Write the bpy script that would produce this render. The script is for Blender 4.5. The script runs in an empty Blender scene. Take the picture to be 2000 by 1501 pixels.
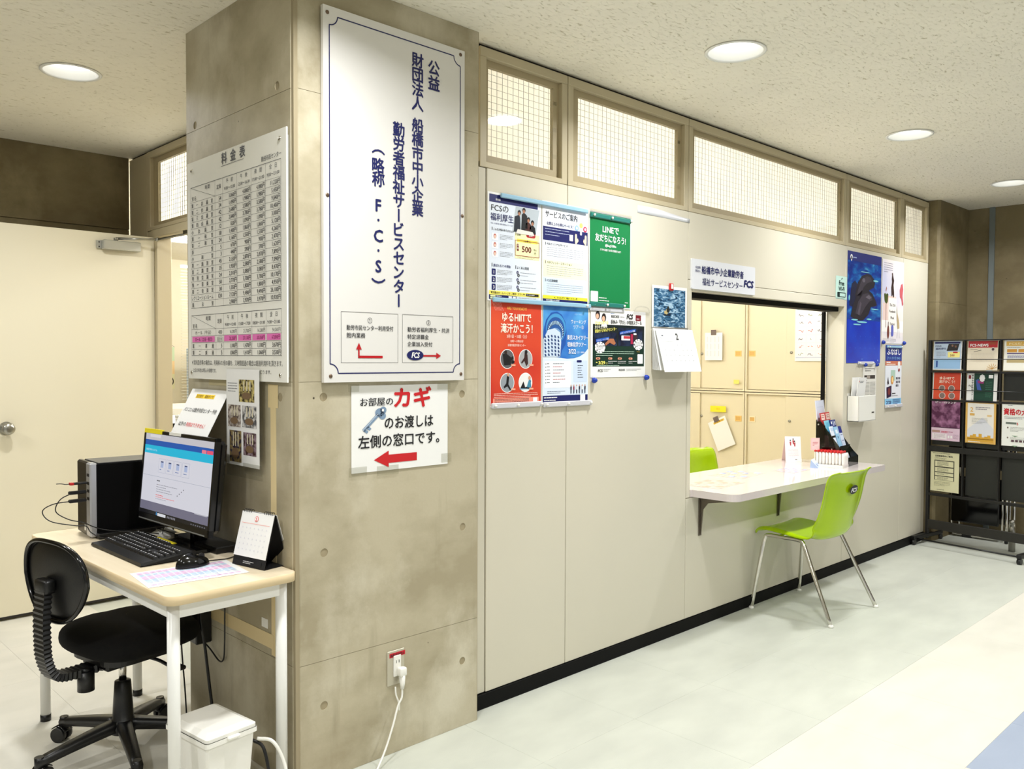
import bpy, bmesh, math, random
from mathutils import Vector, Matrix
random.seed(7)
PI = math.pi
C = bpy.context.scene.collection
SC = bpy.context.scene

# ---------------------------------------------------------------- camera, world, lights, exposure
cam_d = bpy.data.cameras.new('camera')
cam_d.sensor_width = 36.0
cam_d.lens = 1651.8 * 36.0 / 2000.0
cam_d.clip_start = 0.05
cam_d.clip_end = 60
cam = bpy.data.objects.new('camera', cam_d)
C.objects.link(cam)
YAW, PITCH, ROLL = 0.77043, -0.03021, 0.003878
fw = Vector((math.sin(YAW) * math.cos(PITCH), math.cos(YAW) * math.cos(PITCH), math.sin(PITCH)))
rt0 = Vector((math.cos(YAW), -math.sin(YAW), 0)); up0 = rt0.cross(fw)
rt = rt0 * math.cos(ROLL) + up0 * math.sin(ROLL)
up = up0 * math.cos(ROLL) - rt0 * math.sin(ROLL)
M = Matrix((rt, up, -fw)).transposed().to_4x4()
M.translation = Vector((-1.3390, -2.3470, 1.36))
cam.matrix_world = M
SC.camera = cam

SC.view_settings.view_transform = 'Standard'
SC.view_settings.look = 'None'
SC.view_settings.exposure = 0.0
SC.view_settings.gamma = 1.0
SC.view_settings.use_curve_mapping = False
try:
    SC.cycles.max_bounces = 10
    SC.cycles.diffuse_bounces = 5
    SC.cycles.transparent_max_bounces = 12
    SC.cycles.caustics_reflective = False
    SC.cycles.caustics_refractive = False
    SC.cycles.sample_clamp_indirect = 8
    SC.cycles.use_denoising = True
except Exception:
    pass

world = bpy.data.worlds.new('world'); SC.world = world; world.use_nodes = True
bgn = world.node_tree.nodes['Background']
bgn.inputs[0].default_value = (1.0, 0.99, 0.97, 1)
bgn.inputs[1].default_value = 0.44

def light(name, kind, loc, power, color=(1, 1, 1), **kw):
    d = bpy.data.lights.new(name, kind); d.energy = power; d.color = color
    for k, v_ in kw.items():
        setattr(d, k, v_)
    o = bpy.data.objects.new(name, d); C.objects.link(o); o.location = loc
    return o

CEIL = 2.56
DOWN = [(-0.13, -0.56), (1.60, -0.56), (3.335, -0.56), (5.07, -0.56), (-0.17, 1.53), (-1.95, 1.53),
        (-1.9, -0.56), (-0.13, -2.65), (1.60, -2.65), (3.335, -2.65), (5.07, -2.65), (-1.9, -2.65)]
SPOT_W = 18.5
for (lx, ly) in DOWN:
    light('downlight_beam', 'AREA', (lx, ly, CEIL - 0.012), SPOT_W, (0.99, 0.995, 1.0),
          shape='DISK', size=0.17, spread=math.radians(152))
# fluorescent tubes of the office, and the even light they throw
for (lx, ly, w_) in [(1.45, 1.15, 26), (2.5, 1.15, 27), (3.6, 1.15, 25), (4.7, 1.1, 18), (5.2, .9, 7), (5.0, 2.3, 8), (1.3, 2.6, 34), (2.4, 3.6, 30), (4.6, 3.6, 26), (1.9, 5.6, 34), (3.4, 6.6, 34)]:
    light('office_tube_light', 'POINT', (lx, ly, CEIL - .16), w_, (1.0, 0.985, 0.95), shadow_soft_size=.12)

# ---------------------------------------------------------------- materials
def lin(c):
    return c / 12.92 if c <= 0.04045 else ((c + 0.055) / 1.055) ** 2.4
def RGB(r, g, b):
    return (lin(r / 255), lin(g / 255), lin(b / 255), 1.0)
MATS = {}
def mat(name, rgb, rough=0.5, metal=0.0, spec=0.5, noise=None, bump=None, emit=None, coat=0.0, fac=None):
    """noise=(scale, rgb2, detail) mixes a second colour; bump=(scale, strength)"""
    if name in MATS:
        return MATS[name]
    m = bpy.data.materials.new(name); m.use_nodes = True
    nt = m.node_tree; p = nt.nodes['Principled BSDF']
    p.inputs['Base Color'].default_value = RGB(*rgb)
    p.inputs['Roughness'].default_value = rough
    p.inputs['Metallic'].default_value = metal
    p.inputs['Specular IOR Level'].default_value = spec
    if coat:
        p.inputs['Coat Weight'].default_value = coat
        p.inputs['Coat Roughness'].default_value = 0.06
    tc = None
    if noise or bump:
        tc = nt.nodes.new('ShaderNodeTexCoord')
    if noise:
        n = nt.nodes.new('ShaderNodeTexNoise'); n.inputs['Scale'].default_value = noise[0]
        n.inputs['Detail'].default_value = noise[2] if len(noise) > 2 else 4
        nt.links.new(tc.outputs['Object'], n.inputs['Vector'])
        r = nt.nodes.new('ShaderNodeValToRGB')
        lo, hi = fac or (0.35, 0.65)
        r.color_ramp.elements[0].position = lo; r.color_ramp.elements[1].position = hi
        r.color_ramp.elements[0].color = RGB(*rgb); r.color_ramp.elements[1].color = RGB(*noise[1])
        nt.links.new(n.outputs['Fac'], r.inputs['Fac']); nt.links.new(r.outputs['Color'], p.inputs['Base Color'])
    if bump:
        n2 = nt.nodes.new('ShaderNodeTexNoise'); n2.inputs['Scale'].default_value = bump[0]; n2.inputs['Detail'].default_value = 3
        nt.links.new(tc.outputs['Object'], n2.inputs['Vector'])
        b = nt.nodes.new('ShaderNodeBump'); b.inputs['Strength'].default_value = bump[1]; b.inputs['Distance'].default_value = 0.002
        nt.links.new(n2.outputs['Fac'], b.inputs['Height']); nt.links.new(b.outputs['Normal'], p.inputs['Normal'])
    if emit:
        p.inputs['Emission Color'].default_value = RGB(*emit[0]); p.inputs['Emission Strength'].default_value = emit[1]
    MATS[name] = m
    return m

def ink(r, g, b, rough=0.45, emit=0):
    nm = 'print_%d_%d_%d%s' % (r, g, b, '_lit' if emit else '')
    if nm in MATS:
        return MATS[nm]
    m = mat(nm, (r, g, b), rough, emit=((r, g, b), emit) if emit else None)
    return m

def concrete(name, base, dark, light_, stain=0.5):
    if name in MATS:
        return MATS[name]
    m = bpy.data.materials.new(name); m.use_nodes = True; nt = m.node_tree; N = nt.nodes; L = nt.links
    p = N['Principled BSDF']; p.inputs['Roughness'].default_value = 0.62; p.inputs['Specular IOR Level'].default_value = 0.35
    tc = N.new('ShaderNodeTexCoord')
    def noi(scale, det, mp=None, rough_=0.6):
        n = N.new('ShaderNodeTexNoise'); n.inputs['Scale'].default_value = scale; n.inputs['Detail'].default_value = det
        n.inputs['Roughness'].default_value = rough_
        src = tc.outputs['Object']
        if mp:
            mm = N.new('ShaderNodeMapping'); mm.inputs['Scale'].default_value = mp; L.new(src, mm.inputs['Vector']); src = mm.outputs['Vector']
        L.new(src, n.inputs['Vector']); return n.outputs['Fac']
    def ramp(src, a, b, ca=(0, 0, 0, 1), cb=(1, 1, 1, 1)):
        r = N.new('ShaderNodeValToRGB'); r.color_ramp.elements[0].position = a; r.color_ramp.elements[1].position = b
        r.color_ramp.elements[0].color = ca; r.color_ramp.elements[1].color = cb; L.new(src, r.inputs['Fac']); return r.outputs['Color']
    def mix(f, a, b):
        x = N.new('ShaderNodeMix'); x.data_type = 'RGBA'
        if isinstance(f, float): x.inputs['Factor'].default_value = f
        else: L.new(f, x.inputs['Factor'])
        for s, sock in ((a, 'A'), (b, 'B')):
            if isinstance(s, tuple): x.inputs[6 if sock == 'A' else 7].default_value = s
            else: L.new(s, x.inputs[6 if sock == 'A' else 7])
        return x.outputs[2]
    col = mix(ramp(noi(1.9, 6, (1, 1, 1.5)), 0.40, 0.58), RGB(*dark), RGB(*base))
    col = mix(ramp(noi(2.6, 7, (1, 1, 0.8)), 0.50, 0.68), col, RGB(*light_))
    vert = ramp(noi(7.0, 4, (1.6, 1.6, 0.22)), 0.60, 0.80)
    f = N.new('ShaderNodeMath'); f.operation = 'MULTIPLY'; f.inputs[1].default_value = stain; L.new(vert, f.inputs[0])
    col = mix(f.outputs[0], col, RGB(int(dark[0] * .86), int(dark[1] * .85), int(dark[2] * .82)))
    grain = ramp(noi(140, 3), 0.3, 0.7)
    f2 = N.new('ShaderNodeMath'); f2.operation = 'MULTIPLY'; f2.inputs[1].default_value = 0.10; L.new(grain, f2.inputs[0])
    col = mix(f2.outputs[0], col, RGB(*dark))
    v = N.new('ShaderNodeTexVoronoi'); v.inputs['Scale'].default_value = 13; v.inputs['Randomness'].default_value = 1
    L.new(tc.outputs['Object'], v.inputs['Vector'])
    pit = ramp(v.outputs['Distance'], 0.035, 0.06, (1, 1, 1, 1), (0, 0, 0, 1))
    pm = ramp(noi(9, 2), 0.58, 0.60)
    f3 = N.new('ShaderNodeMath'); f3.operation = 'MULTIPLY'; L.new(pit, f3.inputs[0]); L.new(pm, f3.inputs[1])
    col = mix(f3.outputs[0], col, RGB(70, 62, 48))
    L.new(col, p.inputs['Base Color'])
    b = N.new('ShaderNodeBump'); b.inputs['Strength'].default_value = 0.22; b.inputs['Distance'].default_value = 0.004
    L.new(noi(22, 6), b.inputs['Height']); L.new(b.outputs['Normal'], p.inputs['Normal'])
    MATS[name] = m
    return m

M_CONC = concrete('concrete_pillar', (190, 181, 156), (165, 155, 129), (210, 203, 182), .5)
M_CONC2 = concrete('concrete_shaded', (126, 114, 84), (108, 96, 68), (142, 130, 100), .25)  # concrete with the weaker light of the far walls darkened into its colour
M_PANEL = mat('painted_steel_panel', (214, 208, 190), 0.38, noise=(0.9, (208, 203, 186), 2), spec=.4)
M_FRAME = mat('window_frame_paint', (190, 178, 148), 0.42)
M_FRAME2 = mat('window_infill_paint', (172, 158, 126), 0.5)
M_BLACK = mat('black_vinyl', (7, 7, 7), 0.6, spec=.15)
M_DARK = mat('dark_gap', (30, 26, 22), 0.7)
M_DOOR = mat('cream_door_paint', (226, 218, 194), 0.42, noise=(0.7, (220, 213, 190), 2))
M_BK = mat('black_plastic', (16, 16, 16), 0.36, bump=(300, .15))
M_BKG = mat('gloss_black_plastic', (10, 10, 11), 0.14)
M_CHROME = mat('chrome', (215, 212, 205), 0.12, metal=1.0)
M_STEEL = mat('brushed_steel', (170, 168, 160), 0.3, metal=1.0)
M_WHITE = mat('white_enamel', (236, 236, 232), 0.3)
M_WPLAST = mat('white_plastic', (238, 237, 230), 0.38)
M_FABRIC = mat('black_mesh_fabric', (14, 14, 14), 0.9, bump=(700, .5), spec=.2)
M_PAPER = mat('white_paper', (240, 240, 238), 0.55)
M_GREEN = mat('lime_green_plastic', (170, 204, 0), 0.25, noise=(3, (164, 198, 0), 2), coat=.12, spec=.35)
M_CAB = mat('cream_cabinet_steel', (224, 214, 186), 0.4)
M_CAB2 = mat('cabinet_orange_pull', (232, 196, 120), 0.4)
M_YEL = mat('yellow_sticker', (246, 228, 40), 0.5)
M_TAPE = mat('beige_masking_tape', (226, 206, 158), 0.6)
M_GREY = mat('grey_plastic', (150, 152, 150), 0.4)
M_BLUE = mat('blue_pin', (24, 60, 170), 0.25)
M_RED = mat('red_plastic', (196, 30, 34), 0.35)
M_DSTEEL = mat('dark_painted_steel', (38, 36, 32), 0.42)

def clear_mat(name, tint=(255, 255, 255), gloss=0.08, rough=0.03):
    if name in MATS: return MATS[name]
    m = bpy.data.materials.new(name); m.use_nodes = True; nt = m.node_tree; N = nt.nodes
    N.remove(N['Principled BSDF'])
    t = N.new('ShaderNodeBsdfTransparent'); t.inputs[0].default_value = RGB(*tint)
    g = N.new('ShaderNodeBsdfGlossy'); g.inputs['Roughness'].default_value = rough
    lw = N.new('ShaderNodeLayerWeight'); lw.inputs[0].default_value = .5
    pw = N.new('ShaderNodeMath'); pw.operation = 'POWER'; pw.inputs[1].default_value = 5
    fr = N.new('ShaderNodeMath'); fr.operation = 'MULTIPLY_ADD'; fr.inputs[1].default_value = .9; fr.inputs[2].default_value = .04
    nt.links.new(lw.outputs['Facing'], pw.inputs[0]); nt.links.new(pw.outputs[0], fr.inputs[0])
    mx = N.new('ShaderNodeMixShader')
    nt.links.new(fr.outputs[0], mx.inputs[0]); nt.links.new(t.outputs[0], mx.inputs[1]); nt.links.new(g.outputs[0], mx.inputs[2])
    nt.links.new(mx.outputs[0], N['Material Output'].inputs[0]); MATS[name] = m
    return m
M_GLASS = clear_mat('window_glass', (246, 248, 246))
M_CLEAR = clear_mat('clear_plastic_film', (252, 252, 250), rough=.3)
M_SMOKE = clear_mat('smoked_acrylic', (140, 140, 126), rough=.08)

def translucent(name, rgb, w=0.6):
    if name in MATS: return MATS[name]
    m = bpy.data.materials.new(name); m.use_nodes = True; nt = m.node_tree; N = nt.nodes
    N.remove(N['Principled BSDF'])
    d = N.new('ShaderNodeBsdfDiffuse'); d.inputs[0].default_value = RGB(*rgb)
    t = N.new('ShaderNodeBsdfTranslucent'); t.inputs[0].default_value = RGB(*rgb)
    mx = N.new('ShaderNodeMixShader'); mx.inputs[0].default_value = w
    nt.links.new(d.outputs[0], mx.inputs[1]); nt.links.new(t.outputs[0], mx.inputs[2]); nt.links.new(mx.outputs[0], N['Material Output'].inputs[0])
    MATS[name] = m; return m
M_BLIND = translucent('translucent_window_paper', (242, 237, 231), 0.78)

def ceiling_mat():
    m = bpy.data.materials.new('rockwool_ceiling'); m.use_nodes = True; nt = m.node_tree; N = nt.nodes; L = nt.links
    p = N['Principled BSDF']; p.inputs['Roughness'].default_value = .9; p.inputs['Specular IOR Level'].default_value = .1
    tc = N.new('ShaderNodeTexCoord'); mp = N.new('ShaderNodeMapping'); mp.inputs['Scale'].default_value = (1.0, 2.6, 1); mp.inputs['Rotation'].default_value = (0, 0, .7)
    L.new(tc.outputs['Object'], mp.inputs['Vector'])
    n = N.new('ShaderNodeTexNoise'); n.inputs['Scale'].default_value = 34; n.inputs['Detail'].default_value = 4; n.inputs['Distortion'].default_value = .8
    L.new(mp.outputs[0], n.inputs['Vector'])
    r = N.new('ShaderNodeValToRGB'); r.color_ramp.elements[0].position = .29; r.color_ramp.elements[1].position = .38
    r.color_ramp.elements[0].color = RGB(206, 197, 172); r.color_ramp.elements[1].color = RGB(248, 243, 228)
    L.new(n.outputs['Fac'], r.inputs['Fac'])
    n3 = N.new('ShaderNodeTexNoise'); n3.inputs['Scale'].default_value = 2.5; n3.inputs['Detail'].default_value = 3; L.new(tc.outputs['Object'], n3.inputs['Vector'])
    mx = N.new('ShaderNodeMix'); mx.data_type = 'RGBA'; mx.blend_type = 'MULTIPLY'; mx.inputs['Factor'].default_value = .12
    L.new(r.outputs[0], mx.inputs[6]); L.new(n3.outputs['Fac'], mx.inputs[7]); L.new(mx.outputs[2], p.inputs['Base Color'])
    r2 = N.new('ShaderNodeValToRGB'); r2.color_ramp.elements[0].position = .30; r2.color_ramp.elements[1].position = .46
    L.new(n.outputs['Fac'], r2.inputs['Fac'])
    b = N.new('ShaderNodeBump'); b.inputs['Strength'].default_value = .6; b.inputs['Distance'].default_value = .004
    L.new(r2.outputs[0], b.inputs['Height']); L.new(b.outputs['Normal'], p.inputs['Normal'])
    return m
M_CEIL = ceiling_mat()
def tile_mat(name, a, b_, sc):
    m = bpy.data.materials.new(name); m.use_nodes = True; nt = m.node_tree; N = nt.nodes; L = nt.links
    p = N['Principled BSDF']; p.inputs['Roughness'].default_value = .55; p.inputs['Specular IOR Level'].default_value = .35
    tc = N.new('ShaderNodeTexCoord'); oi = N.new('ShaderNodeObjectInfo'); ad = N.new('ShaderNodeVectorMath'); ad.operation = 'ADD'
    L.new(tc.outputs['Object'], ad.inputs[0]); L.new(oi.outputs['Location'], ad.inputs[1])
    mp = N.new('ShaderNodeMapping'); mp.inputs['Scale'].default_value = sc; L.new(ad.outputs[0], mp.inputs['Vector'])
    n = N.new('ShaderNodeTexNoise'); n.inputs['Scale'].default_value = 3; n.inputs['Detail'].default_value = 5; L.new(mp.outputs[0], n.inputs['Vector'])
    r = N.new('ShaderNodeValToRGB'); r.color_ramp.elements[0].position = .3; r.color_ramp.elements[1].position = .7
    r.color_ramp.elements[0].color = RGB(*a); r.color_ramp.elements[1].color = RGB(*b_); L.new(n.outputs['Fac'], r.inputs['Fac'])
    L.new(r.outputs[0], p.inputs['Base Color'])
    n2 = N.new('ShaderNodeTexNoise'); n2.inputs['Scale'].default_value = 260; L.new(tc.outputs['Object'], n2.inputs['Vector'])
    bm_ = N.new('ShaderNodeBump'); bm_.inputs['Strength'].default_value = .25; bm_.inputs['Distance'].default_value = .001
    L.new(n2.outputs['Fac'], bm_.inputs['Height']); L.new(bm_.outputs['Normal'], p.inputs['Normal'])
    return m
M_TILE = tile_mat('carpet_tile_grey', (186, 189, 179), (198, 201, 190), (1, 2.2, 1))
M_TILE2 = tile_mat('carpet_tile_pale', (204, 202, 191), (214, 211, 200), (1, 2.2, 1))
M_TILE3 = tile_mat('carpet_tile_blue', (146, 157, 176), (154, 165, 184), (1, 2.2, 1))

# ---------------------------------------------------------------- mesh helpers
class MB:
    def __init__(s):
        s.v = []; s.f = []; s.mi = []; s.sm = []; s.mats = []
    def m(s, mt):
        if mt not in s.mats: s.mats.append(mt)
        return s.mats.index(mt)
    def add(s, vs, fs, mt, M_=None, smooth=False):
        k = len(s.v)
        for p in vs:
            p = Vector(p)
            if M_ is not None: p = M_ @ p
            s.v.append(tuple(p))
        i = s.m(mt)
        for f in fs:
            s.f.append([a + k for a in f]); s.mi.append(i); s.sm.append(smooth)
        return s
    def box(s, x0, y0, z0, x1, y1, z1, mt, b=0.0, M_=None, seg=1):
        if x1 < x0: x0, x1 = x1, x0
        if y1 < y0: y0, y1 = y1, y0
        if z1 < z0: z0, z1 = z1, z0
        if b <= 0:
            vs = [(x0, y0, z0), (x1, y0, z0), (x1, y1, z0), (x0, y1, z0), (x0, y0, z1), (x1, y0, z1), (x1, y1, z1), (x0, y1, z1)]
            fs = [(0, 3, 2, 1), (4, 5, 6, 7), (0, 1, 5, 4), (1, 2, 6, 5), (2, 3, 7, 6), (3, 0, 4, 7)]
            return s.add(vs, fs, mt, M_)
        bm = bmesh.new(); bmesh.ops.create_cube(bm, size=1)
        for v_ in bm.verts:
            v_.co = Vector(((x0 + x1) / 2 + v_.co.x * (x1 - x0), (y0 + y1) / 2 + v_.co.y * (y1 - y0), (z0 + z1) / 2 + v_.co.z * (z1 - z0)))
        bmesh.ops.bevel(bm, geom=bm.edges[:], offset=b, segments=seg, profile=.6, affect='EDGES')
        s.bm(bm, mt, M_, seg > 1); return s
    def bm(s, bm, mt, M_=None, smooth=False):
        bm.verts.ensure_lookup_table()
        idx = {v_: i for i, v_ in enumerate(bm.verts)}
        s.add([v_.co[:] for v_ in bm.verts], [[idx[q] for q in f.verts] for f in bm.faces], mt, M_, smooth); bm.free(); return s
    def prism(s, poly, z0, z1, mt, M_=None, smooth=False):
        n = len(poly)
        a = sum(poly[i][0] * poly[(i + 1) % n][1] - poly[(i + 1) % n][0] * poly[i][1] for i in range(n))
        if a < 0: poly = poly[::-1]
        vs = [(x, y, z0) for x, y in poly] + [(x, y, z1) for x, y in poly]
        s.add(vs, [list(range(n))[::-1], list(range(n, 2 * n))], mt, M_)
        k = len(s.v) - 2 * n; i = s.m(mt)
        for q in range(n):
            s.f.append([k + q, k + (q + 1) % n, k + n + (q + 1) % n, k + n + q]); s.mi.append(i); s.sm.append(smooth)
        return s
    def tube(s, pts, r, mt, seg=10, M_=None, closed=False, caps=True):
        P = [Vector(p) for p in pts]; n = len(P)
        rr = r if isinstance(r, (list, tuple)) else [r] * n
        vs = []; T = []
        for i in range(n):
            a = P[(i - 1) % n] if (i > 0 or closed) else P[i]; b = P[(i + 1) % n] if (i < n - 1 or closed) else P[i]
            T.append((b - a).normalized())
        nrm = T[0].orthogonal().normalized()
        for i in range(n):
            nrm = (nrm - T[i] * nrm.dot(T[i]))
            if nrm.length < 1e-6: nrm = T[i].orthogonal()
            nrm.normalize(); bi = T[i].cross(nrm)
            for k in range(seg):
                a = 2 * PI * k / seg
                vs.append(P[i] + (nrm * math.cos(a) + bi * math.sin(a)) * rr[i])
        fs = []
        for i in range(n if closed else n - 1):
            for k in range(seg):
                a = i * seg + k; b = i * seg + (k + 1) % seg; j = ((i + 1) % n) * seg
                fs.append((a, b, j + (k + 1) % seg, j + k))
        if caps and not closed:
            s.add(vs, fs, mt, M_, True)
            k0 = len(s.v) - len(vs); i_ = s.m(mt)
            s.f.append([k0 + q for q in range(seg)][::-1]); s.mi.append(i_); s.sm.append(False)
            s.f.append([k0 + (n - 1) * seg + q for q in range(seg)]); s.mi.append(i_); s.sm.append(False)
        else:
            s.add(vs, fs, mt, M_, True)
        return s
    def lathe(s, prof, mt, seg=24, M_=None, smooth=True, caps=True):
        vs = []; n = len(prof)
        for (r, z) in prof:
            for k in range(seg):
                a = 2 * PI * k / seg; vs.append((r * math.cos(a), r * math.sin(a), z))
        fs = []
        for i in range(n - 1):
            for k in range(seg):
                fs.append((i * seg + k, i * seg + (k + 1) % seg, (i + 1) * seg + (k + 1) % seg, (i + 1) * seg + k))
        s.add(vs, fs, mt, M_, smooth)
        if not caps: return s
        k0 = len(s.v) - len(vs); i_ = s.m(mt)
        if prof[0][0] > 1e-5: s.f.append([k0 + q for q in range(seg)][::-1]); s.mi.append(i_); s.sm.append(False)
        if prof[-1][0] > 1e-5: s.f.append([k0 + (n - 1) * seg + q for q in range(seg)]); s.mi.append(i_); s.sm.append(False)
        return s
    def grid(s, fn, nu, nv, mt, M_=None, thick=0.0, smooth=True):
        """fn(u,v)->Vector; optional thickness along the surface normal"""
        P = [[Vector(fn(i / nu, j / nv)) for j in range(nv + 1)] for i in range(nu + 1)]
        vs = [P[i][j] for i in range(nu + 1) for j in range(nv + 1)]
        W = nv + 1
        fs = [(i * W + j, (i + 1) * W + j, (i + 1) * W + j + 1, i * W + j + 1) for i in range(nu) for j in range(nv)]
        if thick:
            def nr(i, j):
                a = P[min(i + 1, nu)][j] - P[max(i - 1, 0)][j]; b = P[i][min(j + 1, nv)] - P[i][max(j - 1, 0)]
                n = a.cross(b); return n.normalized() if n.length > 1e-12 else Vector((0, 0, 1))
            k = len(vs)
            vs += [P[i][j] - nr(i, j) * thick for i in range(nu + 1) for j in range(nv + 1)]
            fs += [tuple(a + k for a in f[::-1]) for f in fs]
            bd = [i * W for i in range(nu + 1)] + [nu * W + j for j in range(1, W)] + [i * W + nv for i in range(nu - 1, -1, -1)] + [j for j in range(nv - 1, 0, -1)]
            for q in range(len(bd)):
                a, b = bd[q], bd[(q + 1) % len(bd)]
                fs.append((b, a, a + k, b + k))
        return s.add(vs, fs, mt, M_, smooth)
    def ball(s, c, r, mt, M_=None, seg=12, sz=1.0):
        n = max(4, seg // 2)
        prof = [(max(r * math.sin(PI * i / n), 0.00001 if i in (0, n) else 0), -r * sz * math.cos(PI * i / n)) for i in range(n + 1)]
        T = Matrix.Translation(c)
        return s.lathe(prof, mt, seg, (M_ @ T) if M_ is not None else T)
    def mesh(s, name):
        me = bpy.data.meshes.new(name); me.from_pydata(s.v, [], s.f)
        for mt in s.mats: me.materials.append(mt)
        me.polygons.foreach_set('material_index', s.mi); me.polygons.foreach_set('use_smooth', s.sm); me.update()
        return me
    def build(s, name, parent=None, loc=None, rotz=0.0, label=None, cat=None, group=None, kind=None):
        o = bpy.data.objects.new(name, s.mesh(name)); C.objects.link(o)
        if parent is not None: o.parent = parent
        if loc is not None: o.location = loc
        if rotz: o.rotation_euler = (0, 0, rotz)
        tag(o, label, cat, group, kind); return o

def tag(o, label=None, cat=None, group=None, kind=None):
    if label: o['label'] = label
    if cat: o['category'] = cat
    if group: o['group'] = group
    if kind: o['kind'] = kind
    return o
def thing(name, label, cat, loc=(0, 0, 0), rotz=0.0, group=None, kind=None):
    o = bpy.data.objects.new(name, None); C.objects.link(o); o.location = loc; o.rotation_euler = (0, 0, rotz)
    o.empty_display_size = .05
    return tag(o, label, cat, group, kind)
def dup(root, loc=None, rotz=None, label=None):
    r = root.copy(); C.objects.link(r)
    if loc is not None: r.location = loc
    if rotz is not None: r.rotation_euler = (0, 0, rotz)
    if label: r['label'] = label
    for ch in list(root.children):
        c = ch.copy(); C.objects.link(c); c.parent = r
        for g in list(ch.children):
            d = g.copy(); C.objects.link(d); d.parent = c
    return r
def R(ax, a): return Matrix.Rotation(a, 4, ax)
def T(x, y, z): return Matrix.Translation((x, y, z))
def frame(o, u, n):
    """matrix whose x axis is u, z axis is n (outward), y = n x u (up on a sheet)"""
    u = Vector(u).normalized(); n = Vector(n).normalized(); v_ = n.cross(u)
    m_ = Matrix((u, v_, n)).transposed().to_4x4(); m_.translation = Vector(o); return m_
def curve(pts, n=8):
    """Catmull-Rom through pts"""
    P = [Vector(p) for p in pts]; P = [P[0] * 2 - P[1]] + P + [P[-1] * 2 - P[-2]]; out = []
    for i in range(1, len(P) - 2):
        for k in range(n):
            t = k / n; a, b, c, d = P[i - 1], P[i], P[i + 1], P[i + 2]
            out.append(0.5 * ((2 * b) + (c - a) * t + (2 * a - 5 * b + 4 * c - d) * t * t + (-a + 3 * b - 3 * c + d) * t ** 3))
    out.append(P[-2]); return out
def rrect(x0, y0, x1, y1, r, n=5, corners=(1, 1, 1, 1)):
    pts = []
    for i, (cx, cy, a0) in enumerate(((x1 - r, y1 - r, 0), (x0 + r, y1 - r, 90), (x0 + r, y0 + r, 180), (x1 - r, y0 + r, 270))):
        if corners[i]:
            for k in range(n + 1):
                a = math.radians(a0 + 90 * k / n); pts.append((cx + r * math.cos(a), cy + r * math.sin(a)))
        else:
            pts.append(((x1, y1), (x0, y1), (x0, y0), (x1, y0))[i])
    return pts

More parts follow.
